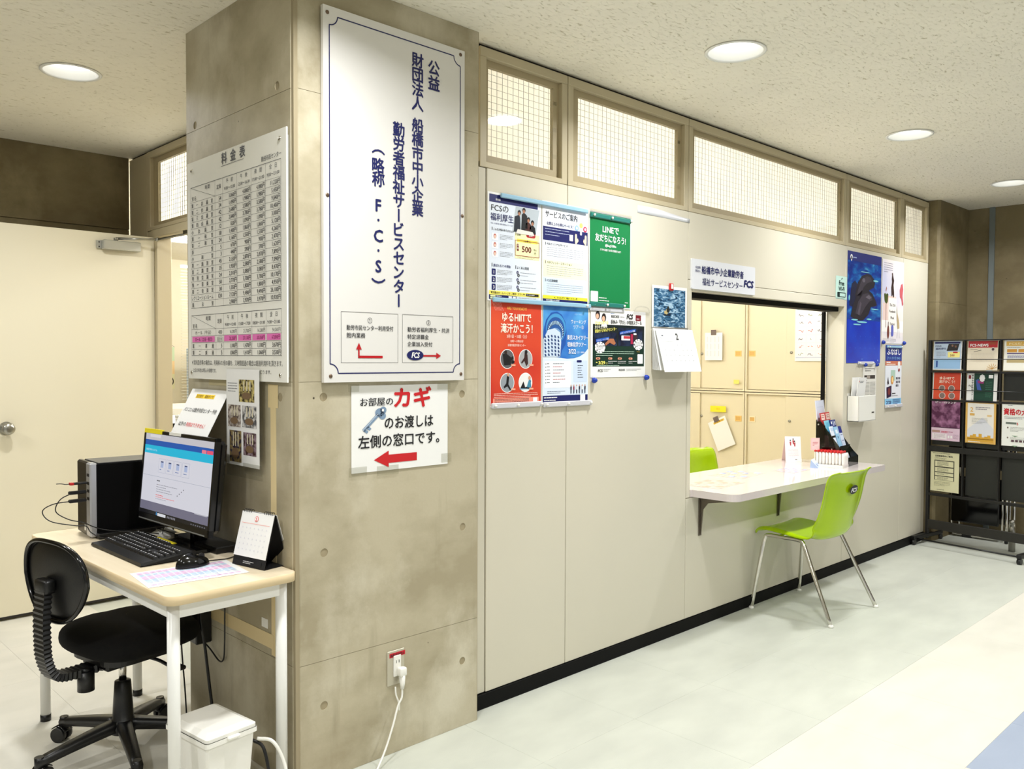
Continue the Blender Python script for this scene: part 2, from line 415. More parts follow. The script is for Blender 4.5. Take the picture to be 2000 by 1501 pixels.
# flat print: millimetres, origin at the top left of the sheet, y downwards
TXT = {}
def text_mesh(s, bold):
    key = (s, bold)
    if key in TXT: return TXT[key]
    c = bpy.data.curves.new('lettering', 'FONT'); c.body = s; c.resolution_u = 2; c.offset = bold
    o = bpy.data.objects.new('lettering', c); me = bpy.data.meshes.new_from_object(o)
    vs = [tuple(v_.co) for v_ in me.vertices]; fs = [tuple(p.vertices) for p in me.polygons]
    xs = [v_[0] for v_ in vs] or [0]
    bpy.data.objects.remove(o); bpy.data.curves.remove(c); bpy.data.meshes.remove(me)
    TXT[key] = (vs, fs, min(xs), max(xs)); return TXT[key]
LAY = 0.00035
class Sheet:
    def __init__(s, w, h, paper=None, th=0.4, round_=0):
        s.w = w; s.h = h; s.mb = MB(); pm = paper or M_PAPER; t = th / 1000
        if round_:
            s.mb.prism([(x / 1000, -y / 1000) for x, y in rrect(0, 0, w, h, round_)], -t, 0, pm)
        else:
            s.mb.box(0, -h / 1000, -t, w / 1000, 0, 0, pm)
    def poly(s, pts, col, l=1):
        z = l * LAY; pts = [(x / 1000, -y / 1000, z) for x, y in pts]
        a = sum(pts[i][0] * pts[(i + 1) % len(pts)][1] - pts[(i + 1) % len(pts)][0] * pts[i][1] for i in range(len(pts)))
        if a < 0: pts = pts[::-1]
        s.mb.add(pts, [tuple(range(len(pts)))], col if not isinstance(col, tuple) else ink(*col)); return s
    def rect(s, x0, y0, x1, y1, col, l=1): return s.poly([(x0, y0), (x1, y0), (x1, y1), (x0, y1)], col, l)
    def rr(s, x0, y0, x1, y1, r, col, l=1): return s.poly(rrect(x0, y0, x1, y1, r), col, l)
    def ell(s, cx, cy, rx, ry, col, l=2, n=24): return s.poly([(cx + rx * math.cos(2 * PI * k / n), cy + ry * math.sin(2 * PI * k / n)) for k in range(n)], col, l)
    def line(s, x0, y0, x1, y1, w, col, l=2):
        d = Vector((x1 - x0, y1 - y0)); 
        if d.length < 1e-6: return s
        n = Vector((-d.y, d.x)).normalized() * w / 2
        return s.poly([(x0 + n.x, y0 + n.y), (x1 + n.x, y1 + n.y), (x1 - n.x, y1 - n.y), (x0 - n.x, y0 - n.y)], col, l)
    def box(s, x0, y0, x1, y1, w, col, l=2):
        s.line(x0, y0, x1, y0, w, col, l); s.line(x0, y1, x1, y1, w, col, l); s.line(x0, y0, x0, y1, w, col, l); s.line(x1, y0, x1, y1, w, col, l); return s
    def text(s, x, y, t, size, col, al='l', bold=0.0, sx=1.0, rot=0.0, l=4, fit=None, shear=0.0):
        """y = baseline; fit = total width in mm"""
        vs, fs, a, b = text_mesh(t, 0.0)
        if not fs: return s
        if fit: sx = fit / max((b - a) * size, 1e-6)
        wd = (b - a) * size * sx; ox = {'l': 0, 'c': -wd / 2, 'r': -wd}[al]
        cr, sr = math.cos(rot), math.sin(rot); z = l * LAY; out = []
        for (px, py, pz) in vs:
            X = (px - a) * size * sx + ox + py * size * shear; Y = py * size
            out.append(((x + X * cr - Y * sr) / 1000, (-y + X * sr + Y * cr) / 1000, z))
        s.embolden(out, fs, col, bold * size); return s
    def embolden(s, out, fs, col, d):
        mt = col if not isinstance(col, tuple) else ink(*col)
        if d <= 0: s.mb.add(out, fs, mt); return
        d = d * 1.15 / 1000
        offs = [(-d, 0), (d, 0), (0, -d), (0, d)] if d > .0006 else [(-d, 0), (d, 0)]
        for k, (dx, dy) in enumerate(offs): s.mb.add([(p[0] + dx, p[1] + dy, p[2] + k * 3e-5) for p in out], fs, mt)
    def vtext(s, x, y, t, size, col, pitch=None, bold=0.0, l=4, sx=1.0):
        """vertical writing; x = centre of the column, y = top"""
        pitch = pitch or size * 1.02
        for i, ch in enumerate(t):
            yy = y + i * pitch
            if ch in 'ー（）()・':
                if ch == '・': s.ell(x, yy + size * .5, size * .08, size * .08, col, l)
                else:
                    vs, fs, a, b = text_mesh(ch, 0.0)
                    ym = [q[1] for q in vs]; cxm = (a + b) / 2; cym = (max(ym) + min(ym)) / 2
                    s.embolden([((x + (q[1] - cym) * size * sx) / 1000, (-(yy + size * .5) - (q[0] - cxm) * size) / 1000, l * LAY) for q in vs], fs, col, bold * size)
            elif ch != ' ' and ch != '　':
                s.text(x, yy + size * .88, ch, size, col, 'c', bold, sx, l=l)
        return s
    def greek(s, x, y, w, n, pitch, col, th=1.3, l=3, fill=.9):
        for i in range(n):
            xx = x; end = x + w * (1 if i < n - 1 else random.uniform(.4, .9))
            while xx < end - 2:
                d = random.uniform(5, 16); e = min(xx + d, end)
                s.rect(xx, y + i * pitch, e, y + i * pitch + th, col, l); xx = e + random.uniform(.8, 2.2)
        return s
    def build(s, name, o, u, n, label=None, cat=None, group=None, parent=None):
        ob = s.mb.build(name, parent, label=label, cat=cat, group=group)
        ob.matrix_world = frame(o, u, n); return ob

def cut(o, cutters):
    """boolean difference, applied"""
    mb = MB()
    for c in cutters: mb.lathe(*c[0], **c[1])
    co = mb.build('cutter_tmp')
    md = o.modifiers.new('holes', 'BOOLEAN'); md.operation = 'DIFFERENCE'; md.object = co; md.solver = 'EXACT'
    dg = bpy.context.evaluated_depsgraph_get(); me = bpy.data.meshes.new_from_object(o.evaluated_get(dg))
    o.modifiers.clear(); o.data = me; bpy.data.objects.remove(co)

U_F, N_F = (1, 0, 0), (0, -1, 0)       # sheets on faces that look towards -y
U_L, N_L = (0, -1, 0), (-1, 0, 0)      # sheets on faces that look towards -x
WY = 0.063                              # face of the partition wall

# ================================================================ THE SETTING
def struct(name, mb, parent=None, loc=None, **k):
    return mb.build(name, parent, loc, kind='structure' if parent is None else None, **k)

# floor: sub-floor, then the carpet tiles one by one
fl = struct('floor', MB().box(-8, -9, -.2, 6.1, 3.0, -.004, M_TILE))
PIT = .5
tm = {}
for key, mt in (('a', M_TILE), ('b', M_TILE2), ('c', M_TILE3)):
    tm[key] = MB().box(.0002, .0002, -.004, PIT - .0002, PIT - .0002, 0, mt, b=.0005).mesh('floor_tile')
for i in range(-6, 12):
    for j in range(-4, 8):
        x, y = i * PIT + .2, j * PIT - .405
        if y > .06 and x > .55: continue
        if x >= 0.0 and x + PIT <= .77 and y >= 0: continue
        key = 'a' if y > -.92 else ('b' if (y > -1.42 or x < 1.6) else 'c')
        if x < -.25 and y > -.5: key = 'b'
        o = bpy.data.objects.new('floor_tile', tm[key]); C.objects.link(o); o.parent = fl; o.location = (x, y, 0)
struct('floor', MB().box(.58, .1, -.2, 7.3, 8.1, 0, mat('office_floor_vinyl', (206, 200, 180), .5)))

# ceiling with the round openings of the downlights
ce = struct('ceiling', MB().box(-8, -9, CEIL, 7.3, 8.1, CEIL + .12, M_CEIL))
cut(ce, [(([(.108, CEIL - .05), (.108, CEIL + .055)], M_CEIL), dict(seg=40, M_=T(x, y, 0), smooth=False)) for x, y in DOWN])

# big square concrete pillar, cast in four lifts, with round tie holes
PW, PD, CH = .766, .784, .018
def lift(z0, z1, x0, y0, x1, y1, name='concrete_lift', mt=M_CONC, parent=None, g=.0007):
    poly = [(x0 + CH, y0), (x1 - .006, y0), (x1, y0 + .006), (x1, y1), (x0 + .006, y1), (x0, y1 - .006), (x0, y0 + CH)]
    bm = bmesh.new(); vs = [bm.verts.new((x, y, z0 + g)) for x, y in poly]; f = bm.faces.new(vs)
    r = bmesh.ops.extrude_face_region(bm, geom=[f]); bmesh.ops.translate(bm, verts=[q for q in r['geom'] if isinstance(q, bmesh.types.BMVert)], vec=(0, 0, z1 - z0 - 2 * g))
    bmesh.ops.recalc_face_normals(bm, faces=bm.faces[:])
    return MB().bm(bm, mt).build(name, parent)
pillar = thing('pillar', None, None, kind='structure')
core = MB().box(.0022, .0022, 0, PW - .002, PD - .002, CEIL, mat('mortar_joint', (160, 148, 120), .8)).build('pillar_core', pillar)
lifts = [(0, .39), (.39, 1.285), (1.285, 2.19), (2.19, CEIL)]
holes_f = [(.102, .244), (.688, .244), (.104, .738), (.688, .742), (.103, 1.236), (.684, 1.231)]
holes_l = [(.10, 2.216), (.703, 2.209), (.088, 1.236), (.70, .74)]
hole_prof = [(.0135, -.012), (.0145, .012)]
for (z0, z1) in lifts:
    o = lift(z0, z1, 0, 0, PW, PD, parent=pillar)
    cs = [((hole_prof, M_CONC), dict(seg=20, M_=T(x, 0, z) @ R('X', PI / 2), smooth=False)) for x, z in holes_f if z0 < z < z1]
    cs += [((hole_prof, M_CONC), dict(seg=20, M_=T(0, y, z) @ R('Y', PI / 2), smooth=False)) for y, z in holes_l if z0 < z < z1]
    if cs: cut(o, cs)
for x, z in holes_f: MB().lathe([(.013, -.0155), (.012, -.0125)], M_CONC, 20, T(x, 0, z) @ R('X', PI / 2) @ T(0, 0, .004)).build('tie_hole_plug', pillar)

# far pillar of the corner, and the dim concrete walls behind the rack
p2 = thing('pillar', None, None, kind='structure')
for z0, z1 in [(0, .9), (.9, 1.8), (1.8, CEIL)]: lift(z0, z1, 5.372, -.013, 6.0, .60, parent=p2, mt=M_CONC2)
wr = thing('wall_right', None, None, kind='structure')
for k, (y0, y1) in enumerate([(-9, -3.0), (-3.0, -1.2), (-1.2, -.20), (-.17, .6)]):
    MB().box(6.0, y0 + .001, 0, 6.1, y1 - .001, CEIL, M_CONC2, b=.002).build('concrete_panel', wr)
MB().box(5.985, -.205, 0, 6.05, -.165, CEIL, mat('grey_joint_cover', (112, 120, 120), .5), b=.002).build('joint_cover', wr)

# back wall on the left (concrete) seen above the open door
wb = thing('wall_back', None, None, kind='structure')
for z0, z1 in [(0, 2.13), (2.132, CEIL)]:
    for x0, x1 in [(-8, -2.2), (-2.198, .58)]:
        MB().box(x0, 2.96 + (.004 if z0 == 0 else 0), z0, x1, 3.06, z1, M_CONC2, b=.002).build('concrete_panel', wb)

# ---- partition wall with its steel panels
wf = thing('wall_front', None, None, kind='structure')
def panel(x0, x1, z0, z1, y0=WY, y1=WY + .05, mt=M_PANEL, name='wall_panel', par=None):
    return MB().box(x0 + .0015, y0, z0 + .0015, x1 - .0015, y1, z1 - .0015, mt, b=.0015).build(name, par or wf)
TR = 2.092
panel(.772, .861, .06, TR, y0=WY + .004)
panel(.861, 1.322, .06, TR); panel(1.322, 2.212, .06, TR)
panel(2.212, 3.968, 1.757, TR); panel(2.212, 3.968, .06, .668)
panel(3.968, 4.893, .06, TR); panel(4.893, 5.365, .06, TR)
for x0, x1, z0, z1, y0, y1 in [(2.212, 2.245, .668, 1.757, WY - .002, .18), (3.955, 3.968, .668, 1.757, WY - .002, .18), (2.245, 3.955, 1.70, 1.757, WY - .002, .18)]:
    MB().box(x0 + .001, y0, z0 + .001, x1 - .001, y1, z1 - .001, M_PANEL, b=.002).build('opening_frame', wf)
# dark filler inside the hollow wall
MB().box(.77, WY + .01, .0, 2.225, WY + .045, 2.09, M_DARK).box(3.960, WY + .01, 0, 5.37, WY + .045, 2.09, M_DARK).box(2.24, WY + .01, 0, 3.95, WY + .045, .667, M_DARK).box(2.24, WY + .01, 1.76, 3.95, WY + .045, 2.09, M_DARK).build('wall_core', wf)
MB().box(2.245, .10, 1.672, 3.955, .185, 1.70, M_BLACK, b=.002).box(3.928, .182, .70, 3.955, .20, 1.672, M_BLACK, b=.002).build('window_track', wf)
MB().box(.80, WY + .02, 2.545, 5.37, WY + .05, CEIL, M_DARK).build('ceiling_shadow_strip', wf)  # dark-coloured strip for the shadow line between frames and ceiling
struct('baseboard_front', MB().box(.775, WY - .006, 0, 5.366, WY + .01, .059, M_BLACK, b=.0015))
# a thin strip of clear film stuck under the second transom
# ---- transom windows
def transom(n, x0, x1, gx0, gx1, gz0=2.146, gz1=2.484):
    w = thing('window_%d' % n, None, None, kind='structure')
    z0, z1 = TR, 2.546; f = .034
    m = MB()
    m.box(x0, WY, z1 - .036, x1, WY + .05, z1, M_FRAME, b=.002); m.box(x0, WY + .001, z0, x1, WY + .05, z0 + .022, M_FRAME, b=.002)
    m.box(x0, WY + .0005, z0, x0 + f, WY + .05, z1 - .036, M_FRAME, b=.002); m.box(x1 - f, WY + .0005, z0, x1, WY + .05, z1 - .036, M_FRAME, b=.002)
    m.build('window_frame', w)
    y0, y1 = WY + .022, WY + .040; m = MB()
    for a in [(x0 + f, z0 + .02, x1 - f, gz0), (x0 + f, gz1, x1 - f, z1 - .034), (x0 + f, gz0, gx0, gz1), (gx1, gz0, x1 - f, gz1)]:
        m.box(a[0], y0, a[1], a[2], y1, a[3], M_FRAME2)
    m.build('infill_board', w)
    MB().box(gx0, y0 + .006, gz0, gx1, y0 + .0105, gz1, M_GLASS).build('pane', w)
    m = MB(); M_WIRE = mat('window_wire', (158, 158, 154), .4, metal=.0); nx = int((gx1 - gx0) / .0295)
    for i in range(1, nx + 1): m.box(gx0 + i * .0295 - .0005, y0 + .012, gz0, gx0 + i * .0295 + .0005, y0 + .0135, gz1, M_WIRE)
    for i in range(1, 13): m.box(gx0, y0 + .012, gz0 + i * .0265 - .0005, gx1, y0 + .0135, gz0 + i * .0265 + .0005, M_WIRE)
    m.build('wire_mesh', w, kind='stuff')
    def sheet(u, v_): return (gx0 - .01 + u * (gx1 - gx0 + .02), y0 + .017 + .0012 * math.sin(u * 23 + v_ * 5), gz0 - .012 + v_ * (gz1 - gz0 + .024))
    MB().grid(sheet, int(20 * (gx1 - gx0)) + 4, 4, M_BLIND).build('translucent_paper', w)
    # bits of clear tape that hold the paper
    m = MB()
    for k in range(3): m.box(gx1 - .004, y0 - .001, gz0 + .05 + .11 * k, gx1 + .02, y0, gz0 + .065 + .11 * k, M_CLEAR)
    m.build('clear_tape', w)
transom(1, .826, 1.320, .886, 1.253)
transom(2, 1.324, 2.208, 1.409, 2.143)
transom(3, 2.212, 3.966, 2.288, 3.916)
transom(4, 3.970, 4.862, 4.078, 4.819)
transom(5, 4.866, 5.368, 4.980, 5.362 - .03)
# ---- side wall with the open door and its transom
ws = thing('wall_side', None, None, kind='structure')
X2 = .58
MB().box(X2, PD, 0, X2 + .06, 1.66, 2.09, M_PANEL).build('wall_panel', ws)
MB().box(X2 + .003, 2.69, 0, X2 + .06, 2.958, 2.545, M_FRAME, b=.002).build('wall_panel', ws)
MB().box(X2 - .004, 2.535, 0, X2 + .08, 2.62, 2.09, M_FRAME, b=.003).box(X2 + .002, 2.62, 0, X2 + .07, 2.688, 2.09, M_FRAME, b=.003).build('door_post', ws)
MB().box(X2 - .004, 1.60, 0, X2 + .08, 1.66, 2.09, M_FRAME, b=.003).build('door_post', ws)
MB().box(X2 - .006, 1.60, 2.045, X2 + .08, 2.60, 2.09, M_FRAME, b=.003).build('door_head', ws)
MB().box(X2 + .02, PD, 2.545, X2 + .05, 2.958, CEIL, M_DARK).build('ceiling_shadow_strip', ws)  # same painted shadow line, above the side wall
MB().box(X2, 3.06, 0, X2 + .06, 8.05, CEIL, M_DOOR).build('wall_panel', ws)
w = thing('window_6', None, None, kind='structure')
m = MB(); y0, y1, z0, z1 = 1.70, 2.686, 2.092, 2.546
m.box(X2, y0, z1 - .036, X2 + .05, y1, z1, M_FRAME, b=.002).box(X2, y0, z0, X2 + .05, y1, z0 + .022, M_FRAME, b=.002)
m.box(X2 + .0005, y1 - .05, z0, X2 + .05, y1, z1, M_FRAME, b=.002).box(X2 + .0005, y0, z0, X2 + .05, y0 + .04, z1, M_FRAME, b=.002).build('window_frame', w)
m = MB()
for a in [(y0 + .04, z0 + .02, y1 - .05, 2.138), (y0 + .04, 2.478, y1 - .05, 2.512), (y0 + .04, 2.138, 1.80, 2.478), (2.572, 2.138, y1 - .05, 2.478)]:
    m.box(X2 + .022, a[0], a[1], X2 + .04, a[2], a[3], M_FRAME2)
m.build('infill_board', w)
MB().box(X2 + .028, 1.80, 2.138, X2 + .032, 2.572, 2.478, M_GLASS).build('pane', w)
m = MB()
for i in range(1, 27): m.box(X2 + .034, 1.80 + i * .0295 - .0008, 2.138, X2 + .0355, 1.80 + i * .0295 + .0008, 2.478, MATS['window_wire'])
for i in range(1, 13): m.box(X2 + .034, 1.80, 2.138 + i * .0265 - .0008, X2 + .0355, 2.572, 2.138 + i * .0265 + .0008, MATS['window_wire'])
m.build('wire_mesh', w, kind='stuff')
MB().grid(lambda u, v_: (X2 + .038, 1.79 + u * .79, 2.128 + v_ * .36), 14, 4, M_BLIND).build('translucent_paper', w)
for i, (y0, y1) in enumerate([(PD, 1.70)]):
    MB().box(X2, y0, 2.09, X2 + .05, y1, 2.546, M_FRAME).build('wall_panel', ws)

# open door leaf, swung back in front of the concrete wall
d = thing('door_1', None, None, kind='structure', loc=(.575, 2.57, 0))
MB().box(-.865, 0, .010, 0, .038, 2.045, M_DOOR, b=.0015).build('leaf', d)
MB().box(-.862, -.001, .010, -.002, .002, .022, M_DARK).build('bottom_shadow_strip', d)  # dark strip that paints the shadow gap below the leaf
kn = MB().lathe([(.034, 0), (.034, .004), (.016, .008), (.013, .03), (.026, .038), (.031, .05), (.027, .062), (.012, .066), (0.00001, .066)], M_STEEL, 28, T(-.76, 0, .994) @ R('X', PI / 2)).build('knob', d)
MB().box(-.29, -.045, 1.952, -.09, -.004, 2.003, mat('closer_silver', (190, 190, 182), .35, metal=.6), b=.003).box(-.315, -.012, 1.955, -.29, 0, 2.0, mat('closer_silver', (190, 190, 182)), b=.001).build('door_closer', d)
MB().ball((-.302, -.013, 1.965), .004, M_DSTEEL, seg=8).ball((-.302, -.013, 1.99), .004, M_DSTEEL, seg=8).build('screw', d)
MB().tube([(-.22, -.03, 2.005), (-.22, -.03, 2.018)], .012, M_STEEL).tube([(-.22, -.03, 2.015), (-.02, -.10, 2.022)], .007, M_STEEL).ball((-.02, -.10, 2.022), .013, M_STEEL).tube([(-.02, -.10, 2.022), (.03, -.42, 2.03)], .007, M_STEEL).ball((.03, -.42, 2.03), .012, M_STEEL).box(.005, -.46, 2.02, .05, -.38, 2.05, M_STEEL, b=.004).build('closer_arm', d)
for z in (.25, 1.85): MB().tube([(.012, -.004, z), (.012, -.004, z + .1)], .008, M_STEEL).build('hinge', d)

# ---- office room beyond
M_OFW = mat('office_wall_paint', (234, 226, 204), .6)
ow = thing('wall_office', None, None, kind='structure')
MB().box(.5, 8.0, 0, 7.3, 8.1, CEIL, M_OFW).build('wall_panel', ow)
MB().box(7.2, .1, 0, 7.3, 8.05, CEIL, M_OFW).box(6.0, .6, 0, 7.25, .7, CEIL, M_OFW).build('wall_panel', ow)
MB().box(5.38, .0, 0, 5.45, .1, CEIL, M_OFW).build('wall_panel', ow)

# ================================================================ CEILING LIGHTS
M_LAMP = bpy.data.materials.new('lamp_diffuser'); M_LAMP.use_nodes = True
pp = M_LAMP.node_tree.nodes['Principled BSDF']; pp.inputs['Emission Color'].default_value = (.97, .985, 1, 1); pp.inputs['Emission Strength'].default_value = 2.2
def downlight():
    t = thing('downlight', 'x', 'ceiling light', group='round recessed downlights')
    MB().lathe([(.107, .0), (.118, -.0025), (.118, -.005), (.106, -.006), (.104, 0)], M_WHITE, 40, caps=False).build('trim_ring', t)
    MB().lathe([(.106, -.002), (.092, .038)], M_WPLAST, 40, caps=False).build('reflector', t)
    MB().lathe([(.00001, .034), (.092, .034), (.092, .040), (.00001, .040)], M_LAMP, 40).build('diffuser', t)
    return t
LB = ['round white downlight above the notice side of the concrete pillar', 'largest round downlight, nearest of the row over the poster wall',
      'second round downlight of the row, above the counter opening', 'round downlight farthest right, at the edge near the leaflet rack',
      'round white downlight in the ceiling on the left, above the open door',
      'round downlight in the ceiling out to the left', 'round downlight over the floor left of the pillar', 'round downlight behind the viewpoint',
      'round downlight behind the viewpoint on the right', 'round downlight in the hall behind', 'round downlight at the hall end', 'round downlight at the far left of the hall']
d0 = None
for i, (x, y) in enumerate(DOWN):
    if i not in (1, 2, 3, 4): continue
    if d0 is None: d0 = downlight(); d0.location = (x, y, CEIL); d0['label'] = LB[i]
    else: dup(d0, (x, y, CEIL), label=LB[i])
for i, (x, y) in enumerate([(2.2, 1.5), (4.4, 1.5), (1.6, 5.8), (3.6, 6.6)]):
    t = thing('ceiling_lamp', ['fluorescent fixture on the office ceiling behind the transoms', 'fluorescent fixture above the office cabinets',
        'fluorescent fixture seen through the gap beside the open door', 'farthest fluorescent fixture of the office'][i], 'ceiling light', (x, y, CEIL))
    MB().box(-.63, -.11, -.05, .63, .11, 0, M_WHITE, b=.006).build('housing', t)
    for s_ in (-.06, .06): MB().tube([(-.6, s_, -.066), (.6, s_, -.066)], .014, M_LAMP).build('tube', t)

# ================================================================ SIGNS, BOARDS AND POSTERS
NAVY = (18, 26, 92); INK = (24, 24, 28); REDP = (200, 26, 34); GRY = (120, 122, 128); WHT = (246, 246, 246)
M_SIGN = mat('glossy_sign_white', (226, 224, 220), 0.16, spec=.5)
def screws(o, pts, n=N_F, mt=None, r=.005):
    """small screw heads at world points, parts of board o"""
    for p in pts:
        m = MB().lathe([(r, -.001), (r, .0015), (r * .5, .003), (.00001, .003)], mt or M_STEEL, 12)
        s_ = m.build('screw', o); s_.matrix_parent_inverse = o.matrix_world.inverted()
        s_.matrix_world = frame(p, U_F if n == N_F else U_L, n)

# -- big vertical sign on the front of the pillar (583 x 1180 mm)
s = Sheet(583, 1180, M_SIGN, th=14)
i0, i1, j0, j1, c_ = 22, 562, 28, 1151, 30
def corner(cx, cy, a0):
    return [(cx + c_ * math.cos(math.radians(a0 + 90 * k / 8)), cy + c_ * math.sin(math.radians(a0 + 90 * k / 8))) for k in range(9)]
path = corner(i0, j0, 0) + corner(i0, j1, 270) + corner(i1, j1, 180) + corner(i1, j0, 90)
path = [(x, y) for x, y in path]
for k in range(len(path)):
    a, b = path[k], path[(k + 1) % len(path)]; s.line(*a, *b, 3.6, NAVY)
s.vtext(441, 66, '公益', 54, NAVY, 53, .022)
s.vtext(370, 58, '財団法人', 52, NAVY, 49, .022)
s.vtext(370, 279, '船橋市中小企業', 51, NAVY, 47.6, .022)
s.vtext(290, 308, '勤労者福祉サービスセンター', 51, NAVY, 47.8, .022)
s.vtext(207, 396, '（略称', 52, NAVY, 45, .022)
s.vtext(207, 568, 'F・C・S）', 56, NAVY, 50, .022)
s.box(63, 953, 287, 1117, 1.1, INK); s.box(306, 953, 530, 1117, 1.1, INK)
s.text(173, 986, '①', 22, INK, 'c'); s.text(418, 986, '②', 22, INK, 'c')
s.text(83, 1010, '勤労市民センター利用受付', 18, INK, bold=.012, fit=184); s.text(83, 1035, '館内業務', 18, INK, bold=.012, fit=72)
s.text(327, 1010, '勤労者福利厚生・共済', 18, INK, bold=.012, fit=186); s.text(327, 1035, '特定退職金', 18, INK, bold=.012, fit=92); s.text(327, 1060, '企業加入受付', 18, INK, bold=.012, fit=108)
AR = (186, 20, 30)
s.rect(127, 1068, 133, 1102, AR, 3); s.rect(127, 1094, 224, 1102, AR, 3); s.poly([(130, 1052), (141, 1074), (119, 1074)], AR, 4)
s.rect(390, 1090, 455, 1096, AR, 3); s.poly([(474, 1093), (453, 1104), (453, 1082)], AR, 4)
s.ell(360, 1091, 36, 18, NAVY, 4); s.text(360, 1100, 'FCS', 26, WHT, 'c', .03, sx=.8, l=6, shear=.2)
bs = s.build('hanging_sign', (.0929, -.020, 2.4627), U_F, N_F, 'big white vertical sign with blue Japanese lettering on the pillar front', 'sign')
screws(bs, [(.108, -.020, 2.441), (.656, -.020, 2.446), (.107, -.020, 1.873), (.666, -.020, 1.874), (.117, -.020, 1.303), (.661, -.020, 1.305)], mt=mat('brown_screw', (120, 100, 84), .35, metal=.7), r=.0065)
MB().box(.11, -.0055, 1.30, .66, .0, 2.45, M_GREY).build('backing_board', bs).matrix_parent_inverse = bs.matrix_world.inverted()

# -- fee board on the left face of the pillar (718 x 784 mm)
M_BOARD = mat('glossy_fee_board', (244, 243, 236), 0.10)
s = Sheet(718, 784, M_BOARD, th=5)
FI = (34, 34, 36)
for k, ch in enumerate('料金表'): s.text(300 + k * 66, 43, ch, 42, FI, 'c', .016)
s.line(276, 52, 440, 52, 1.6, FI)
s.text(562, 82, '勤労市民センター', 18, FI, bold=.01, fit=126)
X = [28, 228, 287, 392, 492, 588, 686]
def table(y0, hdr, rows, pitch, hours):
    y1 = y0 + hdr; yb = y1 + pitch * len(rows); ln = .9
    s.line(X[0], y0, X[-1], y0, 1.6, FI); s.line(X[0], yb, X[-1], yb, 1.4, FI)
    for x in X: s.line(x, y0, x, yb, ln, (110, 110, 108))
    s.line(X[0], y0, X[1], y1, ln, FI)
    s.text(150, y0 + 20, '時 間', 17, FI, bold=.01); s.text(40, y1 - 6, '室 名', 17, FI, bold=.01); s.text(258, y0 + 32, '定員', 17, FI, 'c', .01)
    for k, (a, h) in enumerate(zip(('午 前', '午 後', '夜 間', '全 日'), hours)):
        cx = (X[2 + k] + X[3 + k]) / 2
        s.text(cx, y0 + 21, a.replace(' ', '　'), 17, FI, 'c'); s.text(cx, y0 + 44, h, 15, FI, 'c', .008, fit=80)
    for i, row in enumerate(rows):
        y = y1 + pitch * i; s.line(X[0], y, X[-1], y, ln, (90, 90, 90)); by = y + pitch * .80
        nm = row[0]
        if row[-1] != 'pink':
            if len(nm) > 8: s.text(34, by, nm, 18, FI, fit=176)
            else:
                for k, ch in enumerate(nm): s.text(44 + k * (160 / max(len(nm) - 1, 1)), by, ch, 17, FI, 'c', .012)
            s.text(276, by, row[1], 20, FI, 'r', .014)
            for k in range(4): s.text(X[3 + k] - 4, by, row[2 + k], 19.5, FI, 'r', .010, sx=.9)
table(92, 54, [('第一会議室', '54', '3,060円', '4,080円', '4,080円', '11,220円'), ('第二会議室', '24', '1,490円', '1,980円', '1,980円', '5,450円'),
    ('第三会議室', '42', '2,680円', '3,580円', '3,580円', '9,840円'), ('第四会議室', '42', '2,840円', '3,780円', '3,780円', '10,400円'),
    ('小会議室', '12', '820円', '1,090円', '1,090円', '3,000円'), ('第一和室', '30', '1,400円', '1,860円', '1,860円', '5,120円'),
    ('第二和室', '24', '1,160円', '1,550円', '1,550円', '4,260円'), ('茶室', '5', '670円', '900円', '900円', '2,470円'),
    ('小和室', '3', '440円', '590円', '590円', '1,620円'), ('第一講習室', '45', '2,150円', '2,870円', '2,870円', '7,890円'),
    ('第二講習室', '35', '1,930円', '2,580円', '2,580円', '7,090円'), ('特別会議室', '24', '2,310円', '3,080円', '3,080円', '8,470円'),
    ('第一音楽室', '50', '2,770円', '3,700円', '3,700円', '10,170円'), ('第二音楽室', '30', '1,350円', '1,800円', '1,800円', '4,950円'),
    ('レクリエーションルーム', '120', '7,120円', '9,490円', '9,490円', '26,100円'), ('展示室', '', '2,980円', '3,970円', '3,970円', '10,920円')], 23.9,
    ('9:00～12:00', '12:30～16:30', '17:00～21:00', '9:00～21:00'))
table(555, 51, [('第', '', '', '', '', '', 'pink'), ('第', '', '', '', '', '', 'pink'), ('第一楽屋', '5', '1,100円', '1,470円', '1,100円', '3,670円'), ('第二楽屋', '5', '1,060円', '1,410円', '1,060円', '3,530円')], 23.8,
    ('9:00～12:00', '13:00～17:00', '18:00～21:00', '9:00～21:00'))
PK = (232, 120, 190)
s.rect(34, 632, 218, 652, PK, 2)
for k in range(4): s.rect(X[2 + k] + 4, 631, X[3 + k] - 6, 651, PK, 2)
s.text(60, 624, 'ホール（平日）', 15, FI, fit=130); s.text(60, 648, 'ホール（土日・祝日）', 15, (90, 20, 60), fit=140)
s.text(276, 625, '400', 19, FI, 'r'); s.text(258, 648, '固定席', 12, FI, 'c'); s.box(238, 636, 278, 651, .8, FI)
for k, (a, b) in enumerate((('16,280円', '20,350円'), ('21,700円', '27,130円'), ('16,280円', '20,350円'), ('54,260円', '67,830円'))):
    s.text(X[3 + k] - 6, 624, a, 16, (96, 96, 96), 'r', sx=.9); s.text(X[3 + k] - 9, 647, b, 16, (140, 30, 90), 'r', sx=.9)
s.text(30, 733, '＊営利目的等の場合は、利用料の3倍の額を、又時間超過の場合は超過利用料を頂きます。', 20, FI, fit=662)
s.text(40, 759, '上記の料金は税込み価格です。', 16, FI, fit=190); s.text(330, 759, '準備の不分割等経過は1 本の仁ります。', 15, FI, fit=290)
fb = s.build('fee_board', (-.020, .7262, 2.068), U_L, N_L, 'white fee table board full of yen prices on the left face of the pillar', 'notice board')
